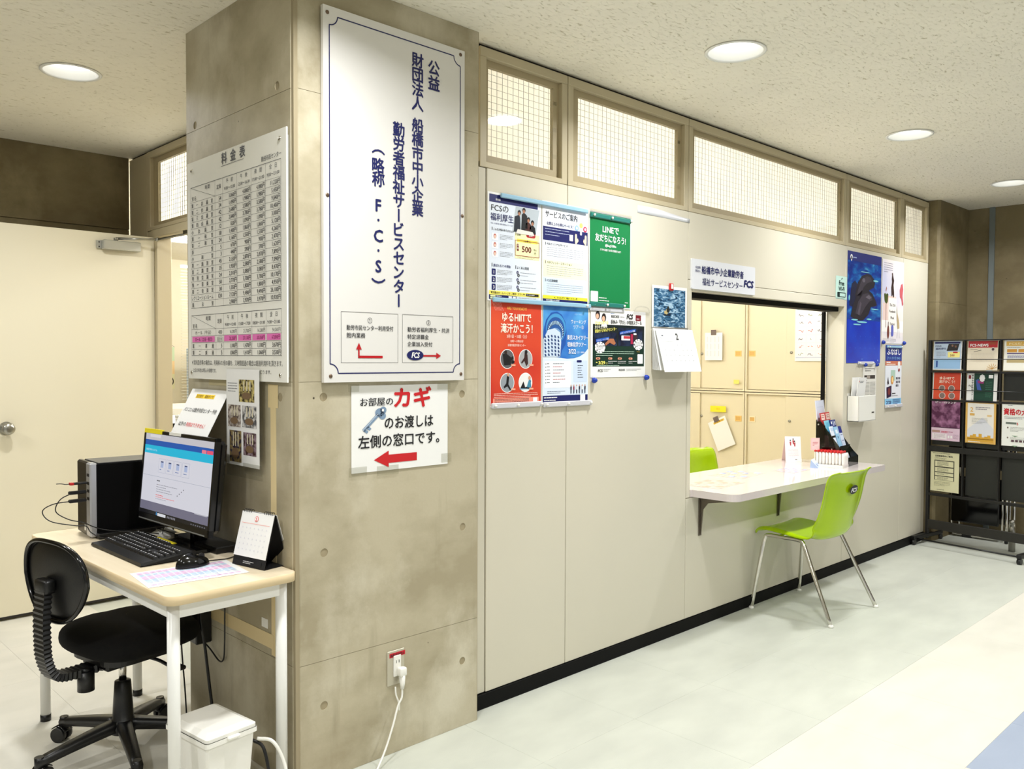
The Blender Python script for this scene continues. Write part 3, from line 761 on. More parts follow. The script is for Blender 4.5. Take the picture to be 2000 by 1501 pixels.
screws(fb, [(-.020, .690, 2.038), (-.020, .048, 2.038), (-.020, .700, 1.306), (-.020, .050, 1.306)], N_L, M_CHROME, .0075)
MB().box(-.0155, .03, 1.30, 0, .70, 2.05, M_GREY).build('backing_board', fb).matrix_parent_inverse = fb.matrix_world.inverted()

# -- key notice under the sign
s = Sheet(408, 288, M_PAPER, th=.5)
s.text(34, 66, 'お部屋の', 30, INK, bold=.015, fit=132); s.text(172, 72, 'カギ', 74, REDP, bold=.03, fit=158)
s.text(132, 145, 'のお渡しは', 46, INK, bold=.015, fit=208); s.text(26, 205, '左側の窓口です。', 46, INK, bold=.015, fit=342)
KB = (126, 150, 178)
s.ell(112, 92, 19, 15, KB, 3); s.ell(126, 84, 13, 12, KB, 3); s.ell(123, 103, 14, 12, KB, 3); s.ell(124, 84, 4.5, 4.5, WHT, 5)
s.line(106, 98, 46, 150, 12, KB, 3); s.poly([(56, 142), (66, 134), (78, 144), (70, 150)], KB, 3); s.poly([(46, 150), (54, 143), (66, 153), (60, 160)], KB, 3); s.line(104, 96, 44, 148, 2.2, (196, 210, 226), 4)
s.poly([(88, 250), (148, 222), (148, 236), (268, 236), (268, 264), (148, 264), (148, 278)], REDP, 3)
kn_ = s.build('paper_notice', (.205, -.0035, 1.270), U_F, N_F, 'white key notice with blue key and red arrow under the big sign', 'notice')
for a in [(-.01, -.300, .06, -.268), (.10, -.304, .19, -.272), (.378, -.282, .425, -.25), (.36, -.02, .42, .004), (-.012, -.02, .03, .006)]:
    MB().box(a[0], a[1], .0003, a[2], a[3], .0009, M_CLEAR).build('clear_tape', kn_)

M_CLIP = clear_mat('clear_clip', (250, 250, 250), rough=.05)
# -- poster rails and pins
def rail(parent, x0, x1, z, mt, y=WY, h=.014, pins=()):
    """extruded hanger bar on the wall, in world metres"""
    m = MB().box(x0, y - .012, z - h / 2, x1, y - .001, z + h / 2, mt, b=.003)
    o = m.build('hanger_rail', parent)
    o.matrix_parent_inverse = parent.matrix_world.inverted()
    for px in pins:
        q = MB().lathe([(.003, 0), (.0055, .004), (.0055, .008), (.00001, .010)], M_WPLAST, 12, frame((px, y - .012, z), U_F, N_F)).build('pin', o)
    return o
def rail0(t, ln, mt, pins=()):
    MB().box(0, -.016, -.009, ln, -.006, .009, mt, b=.003).build('bar', t)
    MB().box(0, -.006, .002, ln, -.0045, .012, M_CLIP).build('backing_strip', t)
    for p in pins: MB().lathe([(.003, 0), (.0055, .004), (.0055, .008), (.00001, .010)], M_WPLAST, 12, frame((p, -.016, 0), U_F, N_F)).build('pin', t)
M_RAILB = mat('pale_blue_rail', (150, 190, 214), .3); M_RAILS = mat('silver_rail', (206, 206, 212), .3); M_RAILG = mat('teal_rail', (40, 120, 110), .3)

def wallsheet(sh, name, x, z, label, cat, y=WY - .002, group=None):
    return sh.build(name, (x, y, z), U_F, N_F, label, cat, group)
NV = (20, 26, 96); LB_ = (214, 228, 244); YL = (250, 240, 60); PY = (250, 246, 190)

# benefits poster
s = Sheet(297, 418); s.rect(8, 8, 289, 410, (226, 234, 246)); s.rect(8, 8, 275, 38, NV, 2)
s.text(40, 30, '保存版', 9, WHT, bold=.01, l=5)
s.poly([(150, 40), (285, 40), (262, 150), (132, 140)], (186, 196, 204), 2)
# people bent over a table
for (hx, hy, bx, c1) in [(170, 62, 158, (26, 34, 48)), (196, 50, 198, (22, 24, 30)), (222, 84, 220, (72, 28, 26)), (245, 94, 244, (18, 18, 26))]:
    s.poly([(bx - 18, 140), (bx - 14, hy + 18), (hx, hy + 8), (bx + 16, hy + 20), (bx + 20, 140)], c1, 3); s.ell(hx, hy, 9, 10, (20, 14, 12), 4); s.ell(hx - 1, hy + 5, 6.5, 7, (176, 120, 92), 5)
s.poly([(160, 128), (245, 132), (256, 146), (150, 146)], (232, 228, 220), 6)
s.text(18, 70, 'FCSの', 32, INK, fit=92); s.text(14, 106, '福利厚生', 32, NV, bold=.012, fit=124)
s.text(16, 122, 'FCSは、中小企業で働く皆様の福利厚生をサポートします', 7, NV, fit=118)
s.rect(146, 142, 286, 244, PY, 2)
s.rect(22, 134, 25, 146, INK, 3); s.text(30, 145, 'こんなお悩みありませんか', 10.5, INK, bold=.012, fit=110)
s.rect(150, 142, 153, 154, INK, 3); s.text(158, 153, '会費', 10.5, INK, bold=.012); s.rr(210, 138, 262, 156, 8, (178, 24, 34), l=3); s.text(236, 151, '格安！', 10, WHT, 'c', .012, l=5)
s.rect(158, 166, 275, 178, (246, 224, 90), 3); s.text(216, 176, '入会費なし', 9, INK, 'c')
s.box(148, 172, 284, 232, 2, (150, 40, 40), 4); s.rr(156, 186, 168, 214, 3, (120, 20, 30), l=3); s.vtext(162, 188, '月額', 9, WHT, 11, l=5)
s.text(186, 216, '500', 33, (110, 20, 34), bold=.02, fit=52); s.text(252, 206, '税込', 9, INK); s.text(256, 222, '円', 12, INK)
s.greek(160, 236, 100, 2, 5, GRY, .8)
for k in range(3):
    y = 164 + 33 * k; s.rr(22, y - 8, 55, y + 19, 3, (240, 244, 250), l=2); s.ell(38, y + 4, 7, 9, (196, 92, 84), 3); s.ell(38, y + 6, 5, 6, (240, 206, 186), 4); s.greek(64, y - 4, 72, 4, 5.4, GRY, 1)
s.rect(22, 272, 25, 286, INK, 3); s.text(30, 285, '選ばれる3つの理由', 12, NV, bold=.015, fit=92); s.rect(150, 272, 153, 286, INK, 3); s.text(158, 285, 'よくある質問', 12, INK, bold=.012, fit=66)
for k in range(3):
    y = 294 + 29 * k; s.rr(22, y, 42, y + 24, 3, NV, l=3); s.text(32, y + 19, str(k + 1), 19, WHT, 'c', .02, l=5)
    s.greek(50, y + 3, 82, 4, 5.4, GRY, 1.1); s.ell(162, y + 6, 6.4, 6.4, NV, 3); s.text(162, y + 9.5, 'Q', 9, WHT, 'c', l=5); s.ell(167, y + 17, 6.4, 6.4, (40, 50, 60), 4); s.text(167, y + 20.5, 'A', 9, WHT, 'c', l=6)
    s.greek(176, y + 5, 92, 2, 11, GRY, 1.2)
s.rect(8, 378, 289, 394, (250, 236, 110), 3); s.text(16, 390, '▼詳細はホームページをご確認ください▼', 10.5, INK, bold=.012, fit=186); s.rr(208, 381, 282, 391, 2, INK, l=4); s.greek(212, 384.5, 66, 1, 4, WHT, 2.2, 5)
s.rect(8, 394, 156, 412, NV, 3)
for k in range(2): s.rr(14, 396 + 8 * k, 42, 402 + 8 * k, 2, (236, 240, 190), l=4); s.greek(46, 397.5 + 8 * k, 56, 1, 4, WHT, 2.6, 5)
s.rect(112, 396, 130, 410, WHT, 4); s.rect(134, 396, 152, 410, WHT, 4); s.greek(168, 399, 100, 3, 5, GRY, 1)
wallsheet(s, 'poster', .864, 2.003, 'white and navy membership benefits poster with 500 yen price, top left of the posters', 'poster')

# service guide poster
s = Sheet(288, 418); s.rect(5, 5, 283, 413, (228, 234, 248)); s.rect(5, 5, 120, 120, (236, 238, 246), 1.5)
s.text(18, 64, 'サービスのご案内', 30, INK, bold=.012, fit=196); s.text(26, 96, '会費以上のお得なサービス！', 15, NV, bold=.012, fit=162)
s.ell(212, 92, 12, 12, (150, 190, 232), 3); s.ell(240, 78, 11, 11, (248, 226, 120), 3); s.ell(266, 92, 12, 12, (196, 40, 80), 3); s.ell(266, 92, 6, 6, WHT, 4); s.ell(212, 92, 6, 6, (232, 240, 250), 4); s.rr(233, 100, 245, 120, 4, (210, 214, 226), l=3)
s.rect(5, 104, 283, 160, NV, 2)
s.greek(16, 112, 150, 3, 12, (190, 200, 230), 2.2); s.rect(166, 124, 188, 150, WHT, 3)
for sx_ in (-1, 1):
    cx = 238 + sx_ * 24
    s.poly([(cx + sx_ * 4, 160), (cx - sx_ * 9, 146), (cx - sx_ * 5, 134), (cx, 140), (cx + sx_ * 2, 118), (cx + sx_ * 6, 118), (cx + sx_ * 8, 116), (cx + sx_ * 11, 118), (cx + sx_ * 14, 122), (cx + sx_ * 14, 146), (cx + sx_ * 12, 160)], (238, 216, 190), 4)
for k, (t_, c2, y) in enumerate((('FCSオリジナルサービス', (236, 240, 250), 168), ('ベネフィット・ステーション', (252, 250, 210), 244), ('FCS互助制度', (214, 230, 248), 318))):
    s.rect(8, y - 4, 280, y + 66, c2, 2); s.rect(18, y, 21, y + 12, INK, 3); s.text(28, y + 11, t_, 12, INK, bold=.012); s.greek(28, y + 20, 226, 5, 8.6, (130, 134, 150), 1.3); s.rect(262, y + 6, 278, y + 22, WHT, 3)
s.rect(5, 386, 283, 400, YL, 5); s.text(144, 397, '※こちらもぜひご検討ください▼', 10, INK, 'c', .012, l=7); s.rect(5, 400, 283, 413, NV, 5); s.text(24, 410, '特定退職金共済制度', 9, WHT, bold=.01, l=7)
wallsheet(s, 'poster', 1.166, 2.009, 'pale blue service guide poster with yellow band, beside the benefits poster', 'poster')
tpo = bpy.data.objects['poster']
RT = thing('poster_rail', 'pale blue bar across the top of the two white posters', 'rail', (.925, WY, 1.994)); rail0(RT, .515, M_RAILB)
RT = thing('poster_rail', 'pale blue bar between the upper white posters and the red and blue ones', 'rail', (.885, WY, 1.589)); rail0(RT, .577, M_RAILB, (.545,))

# red exercise poster
M_REDG = mat('red_orange_print', (196, 40, 34), .4, noise=(3.5, (226, 84, 50), 1), fac=(.3, .7))
s = Sheet(288, 420); s.rect(4, 4, 284, 416, M_REDG)
for k in range(7): s.line(10 + 7 * k, 8, 28 + 7 * k, 44, 1.6, (236, 160, 150))
s.text(144, 38, 'ARE YOU READY?', 17, (250, 190, 90), 'c', .012, fit=110)
s.text(144, 82, 'ゆるHIITで', 40, (255, 244, 226), 'c', .018, fit=160); s.text(144, 126, '滝汗かこう！', 40, (255, 244, 226), 'c', .018, fit=176)
s.text(144, 148, '3月1日・15日（土）', 15, (255, 240, 226), 'c', .01, fit=112); s.text(144, 166, '10時～11時30分', 12, (255, 240, 226), 'c', fit=72); s.text(144, 182, '船橋市勤労市民センター', 11, (255, 240, 226), 'c', fit=100)
for k, (cx, cy) in enumerate([(92, 232), (194, 232), (92, 326), (194, 326)]):
    s.ell(cx, cy, 39, 39, WHT, 2, 32); s.ell(cx, cy, 36, 36, [(96, 96, 100), (170, 172, 176), (150, 158, 166), (236, 236, 236)][k], 3, 32)
SK = (210, 160, 130); BKK = (20, 20, 24)
s.poly([(66, 214), (84, 210), (112, 226), (124, 220), (126, 232), (112, 240), (110, 256), (74, 258), (70, 236)], BKK, 4); s.ell(82, 206, 8, 8, (50, 34, 28), 5); s.ell(122, 244, 9, 7, BKK, 5)
s.poly([(188, 206), (204, 214), (208, 250), (198, 262), (186, 240), (172, 252), (168, 246), (186, 226)], (56, 30, 30), 4); s.ell(196, 204, 8, 9, BKK, 5)
s.poly([(90, 296), (102, 304), (98, 332), (112, 352), (108, 358), (92, 340), (76, 348), (72, 342), (86, 328)], BKK, 4); s.ell(96, 294, 6, 7, SK, 5)
s.poly([(164, 350), (182, 322), (192, 346), (206, 342), (218, 316), (226, 320), (216, 352)], BKK, 4); s.poly([(200, 346), (212, 318), (222, 314), (226, 348)], (70, 140, 170), 5); s.ell(216, 308, 7, 8, SK, 6); s.rect(160, 350, 230, 354, (120, 170, 200), 4)
for k, (cx, cy) in enumerate([(122, 256), (224, 256), (122, 352), (224, 352)]): s.rr(cx - 10, cy - 3, cx + 14, cy + 4, 2, (250, 170, 140), l=6)
s.greek(20, 375, 246, 3, 6, (250, 214, 200), 1.8) if 0 else s.greek(20, 368, 246, 3, 6.5, (250, 214, 200), 1.8)
s.rect(12, 388, 276, 408, (244, 160, 140), 2) if 0 else s.rr(16, 386, 272, 412, 2, (242, 150, 130), l=2)
s.greek(24, 390, 190, 4, 5.4, (70, 20, 20), 1.6); s.rect(238, 388, 262, 410, WHT, 3)
pr = wallsheet(s, 'poster', .879, 1.592, 'red exercise class poster with four round photos, lower left of the posters', 'poster')
rail(pr, .884, 1.166, 1.177, M_RAILS, h=.022, pins=(.897, 1.02, 1.155))

# blue tower tour poster
M_SKYP = mat('blue_sky_print', (20, 84, 190), .4, noise=(6, (90, 170, 226), 3), fac=(.35, .75))
s = Sheet(288, 420); s.rect(3, 3, 285, 417, (222, 234, 250))
s.poly([(3, 3), (285, 3), (285, 186), (262, 206), (232, 220), (196, 228), (150, 230), (104, 226), (3, 212)], M_SKYP, 2)
s.poly([(30, 222), (4, 222), (4, 120), (20, 70), (50, 40), (86, 34), (116, 46), (138, 76), (146, 120), (140, 170), (118, 196), (110, 222)], (30, 84, 170), 3)
for k in range(5): s.ell(80 - k, 104 + k * 7, 60 - 6 * k, 62 - 8 * k, [(70, 150, 206), (34, 84, 160), (176, 210, 236), (40, 90, 160), (120, 160, 206)][k], 3.4 + .3 * k, 36)
for k in range(18):
    a = PI + PI * k / 17; s.line(78 + 40 * math.cos(a), 132 + 44 * math.sin(a), 78 + 52 * math.cos(a), 128 + 56 * math.sin(a), 3.5, (14, 30, 70), 5)
s.poly([(4, 222), (4, 150), (30, 112), (72, 104), (104, 120), (112, 160), (106, 222)], (206, 222, 240), 5.4)
for r0 in range(6):
    for c0 in range(5):
        x = 8 + c0 * 20 + r0 * .5; y = 132 + r0 * 15 + abs(c0 - 2.2) * 2
        if y < 212: s.poly([(x, y), (x + 8, y - 1), (x + 13, y + 9), (x + 3, y + 10)], (36, 66, 120), 6)
for k in range(36):
    a = 2 * PI * k / 36; s.line(222 + 50 * math.cos(a), 84 + 50 * math.sin(a), 222 + 57 * math.cos(a), 84 + 57 * math.sin(a), 1.1, (80, 140, 220), 3)
s.text(222, 44, 'FCS × WALK', 9, (170, 210, 250), 'c'); s.text(222, 80, 'ウォーキング', 20, WHT, 'c', fit=96); s.text(222, 102, 'ツアー③', 19, WHT, 'c', fit=66)
s.text(284, 148, '東京スカイツリー', 22, WHT, 'r', .02, fit=136, l=8); s.text(270, 178, '塔体見学ツアー', 22, WHT, 'r', .02, fit=120, l=8); s.text(158, 208, '3/22', 27, WHT, bold=.02, fit=46, l=8); s.text(210, 206, '（土）10:00～', 10, WHT, bold=.01, l=8)
s.rr(12, 240, 176, 352, 5, (244, 248, 252), l=2); s.rr(192, 238, 280, 330, 3, (208, 224, 246), l=2); s.rr(212, 236, 244, 246, 4, NV, l=3)
for k in range(7): s.text(18, 254 + 13 * k, '■', 5, INK, l=4); s.greek(28, 250 + 13 * k, 26, 1, 5, INK, 2.2); s.greek(64, 250 + 13 * k, 92, 1, 5, (196, 60, 70) if k % 2 else (90, 96, 110), 2.2)
for k in range(6): s.greek(218, 258 + 10 * k, 54, 1, 5, (40, 44, 70), 2.4)
for k in range(6):
    x = 176 + 18 * k; cc = [(30, 34, 60), (150, 40, 70), (220, 226, 232), (40, 44, 60), (236, 236, 236), (40, 40, 60)][k]
    s.ell(x, 344, 3, 4, SK, 5); s.rect(x - 4, 348, x + 4, 362, cc, 5); s.rect(x - 3, 362, x + 3, 378, (60, 66, 90), 5)
s.greek(30, 366, 110, 2, 7, (60, 70, 110), 1.8)
s.rect(3, 384, 285, 417, NV, 2); s.greek(10, 390, 190, 1, 5, WHT, 4); s.greek(10, 402, 170, 1, 5, WHT, 3); s.rect(236, 384, 268, 412, WHT, 3)
pb = wallsheet(s, 'poster', 1.171, 1.592, 'blue walking tour poster with a round tower and date 3/22', 'poster')
rail(pb, 1.174, 1.478, 1.172, M_RAILS, h=.022, pins=(1.187, 1.32, 1.465))

# green poster (the cartoon figures are left out)
GR = (0, 124, 66); s = Sheet(292, 416); s.rect(5, 5, 287, 411, GR)
s.text(146, 84, 'LINEで', 36, WHT, 'c', .02, fit=112); s.text(146, 124, '友だちになろう!', 36, WHT, 'c', .02, fit=212)
s.text(146, 146, '@bsg5588e', 15, WHT, 'c', .02, fit=76); s.text(146, 166, 'スマホ画面でお得な情報をGET！', 11, WHT, 'c', .012, fit=146)
s.rr(12, 346, 62, 392, 3, (226, 240, 230), l=2); s.greek(68, 372, 80, 1, 6, WHT, 3.2); s.greek(68, 384, 150, 1, 6, WHT, 3.2); s.greek(250, 386, 24, 1, 5, WHT, 3)
pg = wallsheet(s, 'poster', 1.459, 2.004, 'plain green poster with white lettering in a clear hanger', 'poster')
rail(pg, 1.462, 1.742, 1.985, M_RAILG, h=.02, pins=(1.478, 1.60, 1.735)); rail(pg, 1.462, 1.700, 1.60, M_RAILG, h=.02, pins=(1.57, 1.69))
for a, mt_ in (((1.464, 1.998, 1.752, 2.012), M_CLIP), ((1.464, 1.572, 1.705, 1.588), M_RAILS)):
    MB().box(a[0], WY - .006, a[1], a[2], WY - .002, a[3], mt_, b=.001).build('hanger_strip', pg).matrix_parent_inverse = pg.matrix_world.inverted()

# spring school poster (A3 landscape-ish)
M_PHD = mat('dark_photo_print', (10, 14, 40), .4, noise=(22, (40, 60, 96), 4), fac=(.4, .8))
s = Sheet(392, 300); s.rect(14, 66, 382, 252, (8, 46, 34)); s.rect(14, 66, 382, 160, (10, 26, 28), 1.5); s.rect(190, 78, 368, 160, M_PHD, 2); s.rect(20, 100, 180, 160, M_PHD, 2)
for (hx, hy, c1) in [(46, 26, (40, 30, 34)), (88, 36, (34, 26, 24))]:
    s.ell(hx, hy, 15, 19, c1, 3); s.ell(hx - 3, hy + 5, 10, 12, (226, 178, 150), 4); s.poly([(hx - 20, hy + 40), (hx - 10, hy + 16), (hx + 12, hy + 16), (hx + 24, hy + 40)], (238, 240, 244), 2.6)
s.text(140, 34, 'REDEE', 17, INK, bold=.03, fit=56); s.text(202, 33, 'で学ぶ×', 9, INK, bold=.01); s.text(250, 36, 'FCS', 30, INK, bold=.04, fit=42, shear=.2); s.greek(134, 14, 66, 1, 5, (120, 150, 200), 2)
s.rr(316, 16, 356, 42, 2, (120, 20, 34), l=3); s.greek(322, 32, 28, 1, 4, WHT, 3, 5); s.text(136, 60, '春休み「学び」の特別スクール', 21, INK, bold=.02, fit=226)
s.text(26, 70, 'プロから学べる', 19, (250, 244, 120), bold=.02, fit=92, rot=.08, l=6); s.text(26, 86, 'カリキュラムで', 17, (250, 250, 230), bold=.02, fit=84, rot=.06, l=6); s.text(28, 104, '目指せデジタルクリエイター', 17, (250, 244, 120), bold=.02, fit=150, rot=.10, l=6)
s.poly([(34, 132), (124, 120), (124, 132), (34, 146)], (30, 90, 190), 5); s.text(38, 142, 'イラストレーション体験', 9, WHT, rot=.12, fit=82, l=7)
s.poly([(200, 96), (314, 80), (316, 92), (200, 108)], (30, 90, 190), 5); s.text(204, 106, 'eスポーツプログラミング体験', 9, WHT, rot=.13, fit=106, l=7)
s.poly([(96, 150), (128, 128), (156, 128), (172, 148), (160, 156), (130, 146), (100, 160)], (176, 110, 76), 4)
s.rr(212, 112, 276, 134, 3, (226, 226, 232), l=3); s.rr(228, 114, 276, 126, 2, (190, 50, 60), l=4); s.rect(280, 104, 298, 150, (170, 30, 70), 3); s.ell(316, 116, 14, 17, (60, 40, 44), 4); s.rr(300, 100, 322, 108, 3, WHT, l=5)
for (cx, cy) in [(62, 168), (336, 152)]:
    for k in range(9): a = 2 * PI * k / 9; s.ell(cx + 23 * math.cos(a), cy + 15 * math.sin(a), 13, 11, WHT, 5)
    s.ell(cx, cy, 26, 18, WHT, 5.4); s.greek(cx - 22, cy - 10, 42, 4, 6, INK, 1.8, 6)
s.greek(36, 184, 270, 3, 9, (190, 220, 200), 2.4)
for k, x in enumerate((36, 120, 188, 266)): s.rr(x, 212, x + 28, 221, 4, (240, 160, 130), l=3); s.greek(x + 6, 215, 18, 1, 4, (60, 20, 20), 2, 5)
for x in (120, 188, 266): s.greek(x, 228, 62, 2, 8, WHT, 2)
s.text(52, 242, '3/29', 20, (250, 244, 120), bold=.03, fit=44, l=6); s.text(100, 241, '（土）', 9, (250, 244, 120), l=6); s.greek(36, 232, 14, 1, 5, (250, 244, 120), 4); s.greek(40, 247, 230, 1, 4, (190, 220, 200), 2)
s.rr(332, 196, 372, 240, 3, WHT, l=3); s.greek(326, 184, 46, 1, 4, (200, 160, 60), 2)
s.text(50, 276, 'FCS', 17, INK, bold=.03, fit=30, shear=.2); s.greek(88, 264, 50, 2, 7, GRY, 1.5); s.text(196, 272, 'REDEE', 12, INK, bold=.03, fit=44); s.greek(250, 264, 110, 2, 6, GRY, 1.5)
ps = wallsheet(s, 'poster', 1.474, 1.580, 'dark green spring school poster with 3/29 held by two blue pins', 'poster')
def pin(par, x, z, r=.0125):
    q = MB().lathe([(.004, .0), (r, .004), (r, .011), (.008, .02), (.0001, .022)], M_BLUE, 16, frame((x, WY - .003, z), U_F, N_F)).build('blue_pin', par); q.matrix_parent_inverse = par.matrix_world.inverted()
pin(ps, 1.49, 1.268); pin(ps, 1.865, 1.276)
for (cx0, cx1) in ((1.475, 1.60), (1.77, 1.89)):
    m = MB().tube(curve([(cx0, WY - .008, 1.582), (cx0 + .02, WY - .012, 1.600), ((cx0 + cx1) / 2, WY - .014, 1.604), (cx1 - .02, WY - .012, 1.598), (cx1, WY - .008, 1.578)], 5), .0028, M_CLIP, 8)
    m.box(cx0, WY - .008, 1.566, cx1, WY - .004, 1.580, M_CLIP, b=.001)
    q = m.build('clear_clip', ps); q.matrix_parent_inverse = ps.matrix_world.inverted()

# small sign over the counter
s = Sheet(604, 150, mat('sign_plate_white', (228, 230, 236), .25), th=10, round_=6)
s.text(28, 46, '公益財', 14, NAVY, bold=.02, fit=46); s.text(28, 64, '団法人', 14, NAVY, bold=.02, fit=46)
s.text(84, 66, '船橋市中小企業勤労者', 42, NAVY, bold=.02, fit=398); s.text(90, 124, '福祉サービスセンター', 40, NAVY, bold=.01, fit=382)
s.text(488, 112, 'FCS', 50, NAVY, bold=.05, fit=92, shear=.15)
wallsheet(s, 'sign', 2.230, 1.862, 'small white office name plate over the counter opening', 'sign', y=WY - .011)
# free wi-fi sign
s = Sheet(158, 146, mat('mint_card', (196, 230, 220), .5)); s.text(79, 58, 'Free', 42, (16, 48, 50), 'c', .02); s.text(79, 92, 'Wi-Fi', 38, (16, 48, 50), 'c', .02); s.box(24, 104, 136, 130, 5, (16, 48, 50), 3); s.rect(24, 104, 56, 130, (16, 48, 50), 3); s.line(76, 20, 90, 10, 6, (16, 48, 50), 3)
wallsheet(s, 'sign', 3.828, 1.892, 'mint green free wireless internet card by the blue poster', 'sign')
# whale poster
def sea():
    m = bpy.data.materials.new('sea_photo_print'); m.use_nodes = True; nt = m.node_tree; N = nt.nodes; L = nt.links
    p = N['Principled BSDF']; p.inputs['Roughness'].default_value = .3
    tc = N.new('ShaderNodeTexCoord'); mp = N.new('ShaderNodeMapping'); mp.inputs['Scale'].default_value = (5, 11, 1); mp.inputs['Rotation'].default_value = (0, 0, -.35); L.new(tc.outputs['Object'], mp.inputs[0])
    n = N.new('ShaderNodeTexNoise'); n.inputs['Scale'].default_value = 1.6; n.inputs['Detail'].default_value = 6; n.inputs['Distortion'].default_value = 1; L.new(mp.outputs[0], n.inputs[0])
    r = N.new('ShaderNodeValToRGB'); e = r.color_ramp.elements; e[0].position = .3; e[0].color = RGB(4, 26, 120); e[1].position = .82; e[1].color = RGB(120, 200, 226)
    q = r.color_ramp.elements.new(.48); q.color = RGB(8, 62, 158); q = r.color_ramp.elements.new(.62); q.color = RGB(20, 110, 186)
    L.new(n.outputs[0], r.inputs[0]); L.new(r.outputs[0], p.inputs['Base Color']); return m
s = Sheet(522, 722, ink(8, 40, 170)); s.rect(0, 0, 522, 60, (8, 30, 120)); s.rect(0, 60, 522, 440, sea())
s.rect(0, 440, 522, 722, mat('deep_blue_print', (6, 40, 176), .3, noise=(4, (10, 66, 200), 3)))
WD, WM, WL = (34, 30, 44), (62, 56, 70), (104, 98, 112)
s.poly([(30, 350), (60, 210), (110, 185), (160, 215), (150, 300), (90, 360)], (16, 24, 62), 2)
s.poly([(110, 285), (150, 200), (210, 150), (290, 130), (350, 132), (400, 158), (420, 186), (404, 214), (360, 226), (300, 250), (250, 300), (180, 330)], WD, 3)
s.poly([(150, 250), (210, 172), (290, 146), (350, 150), (370, 176), (300, 190), (240, 220), (200, 280), (150, 300)], WM, 4); s.ell(240, 176, 22, 14, WL, 5)
s.poly([(50, 420), (80, 350), (130, 290), (210, 246), (300, 232), (380, 258), (430, 300), (452, 330), (420, 340), (360, 346), (320, 400), (240, 440), (140, 444)], WD, 4)
s.poly([(120, 400), (160, 320), (230, 268), (310, 256), (370, 276), (380, 300), (330, 312), (270, 350), (200, 410)], WM, 5); s.poly([(270, 286), (320, 268), (366, 284), (330, 298)], WL, 6); s.poly([(150, 400), (190, 320), (210, 330), (180, 410)], (88, 80, 94), 6)
for (x, y, w2, h2) in [(110, 440, 50, 9), (220, 452, 80, 10), (330, 430, 40, 9), (420, 360, 60, 6), (430, 170, 40, 10), (260, 122, 70, 5), (26, 300, 10, 30), (150, 470, 60, 8)]: s.ell(x, y, w2, h2 * .6, (130, 206, 222), 5)
s.ell(52, 38, 18, 18, WHT, 3); s.poly([(36, 44), (68, 44), (52, 66)], WHT, 3); s.ell(52, 38, 8, 8, (8, 30, 120), 4); s.greek(78, 34, 60, 1, 6, (180, 200, 240), 7)
for r0 in range(2):
    for c0 in range(6): s.text(50 + 76 * c0, 552 + 76 * r0, str(c0 + 1 + 6 * r0), 13, (90, 150, 236), 'c'); s.greek(34 + 76 * c0, 560 + 76 * r0, 44, 4, 7, (20, 76, 206), 2.2)
s.greek(220, 694, 70, 1, 6, (120, 170, 240), 4); s.greek(480, 700, 20, 1, 6, WHT, 10)
pw_ = wallsheet(s, 'poster', 3.992, 2.064, 'tall deep blue poster of two dark whales leaping from the sea', 'poster')
rail(pw_, 4.16, 4.40, 1.342, M_RAILS, h=.02, pins=(4.17, 4.38))
# festival poster
M_ARTP = mat('pastel_print', (244, 236, 232), .4, noise=(2.2, (206, 208, 236), 2), fac=(.45, .7))
s = Sheet(372, 580); s.rect(0, 0, 372, 580, M_ARTP); s.rect(20, 300, 120, 420, (240, 214, 206), 2); s.rect(60, 250, 240, 430, (240, 208, 200), 1.6); s.rect(0, 420, 372, 500, (250, 248, 246), 1.8)
s.greek(26, 24, 150, 5, 15, (130, 126, 150), 3)
s.poly([(156, 230), (152, 190), (164, 150), (158, 132), (166, 96), (176, 92), (186, 116), (198, 140), (190, 170), (200, 215), (204, 250), (186, 262), (180, 236), (166, 252), (158, 248)], (52, 30, 30), 4); s.ell(168, 96, 8, 9, (80, 56, 50), 5)
s.rect(110, 262, 250, 500, (250, 246, 240), 3)
for k, t_ in enumerate(('The 32th', 'Funabashi', 'Music', 'Festival')): s.text(178, 320 + 44 * k, t_, 27, (70, 60, 60), 'c', l=6)
s.poly([(34, 240), (52, 232), (66, 244), (80, 232), (104, 240), (96, 290), (82, 304), (54, 300), (42, 284)], (70, 84, 30), 4); s.rect(66, 300, 73, 470, (140, 90, 66), 4); s.poly([(58, 214), (70, 186), (78, 200), (64, 226)], (170, 110, 90), 4)
s.ell(110, 500, 18, 46, (120, 62, 52), 6); s.rect(106, 430, 114, 470, (90, 44, 40), 6); s.rr(160, 450, 200, 530, 18, (96, 104, 190), l=6)
s.poly([(300, 200), (324, 160), (348, 150), (362, 190), (352, 240), (368, 300), (350, 310), (330, 262), (306, 250)], (206, 96, 104), 4); s.poly([(250, 300), (262, 360), (300, 430), (304, 470), (270, 476), (258, 420)], (190, 170, 130), 6)
s.line(280, 480, 262, 540, 4, (210, 210, 214), 6); s.line(300, 480, 310, 540, 4, (210, 210, 214), 6); s.greek(26, 548, 100, 4, 7, (150, 150, 160), 1.6); s.greek(140, 548, 110, 4, 7, (150, 150, 160), 1.6)
pa = wallsheet(s, 'poster', 4.530, 2.058, 'pale pastel music festival poster beside the blue whale poster', 'poster')
pin(pa, 4.545, 1.484, .0145); pin(pa, 4.905, 1.484, .0145)
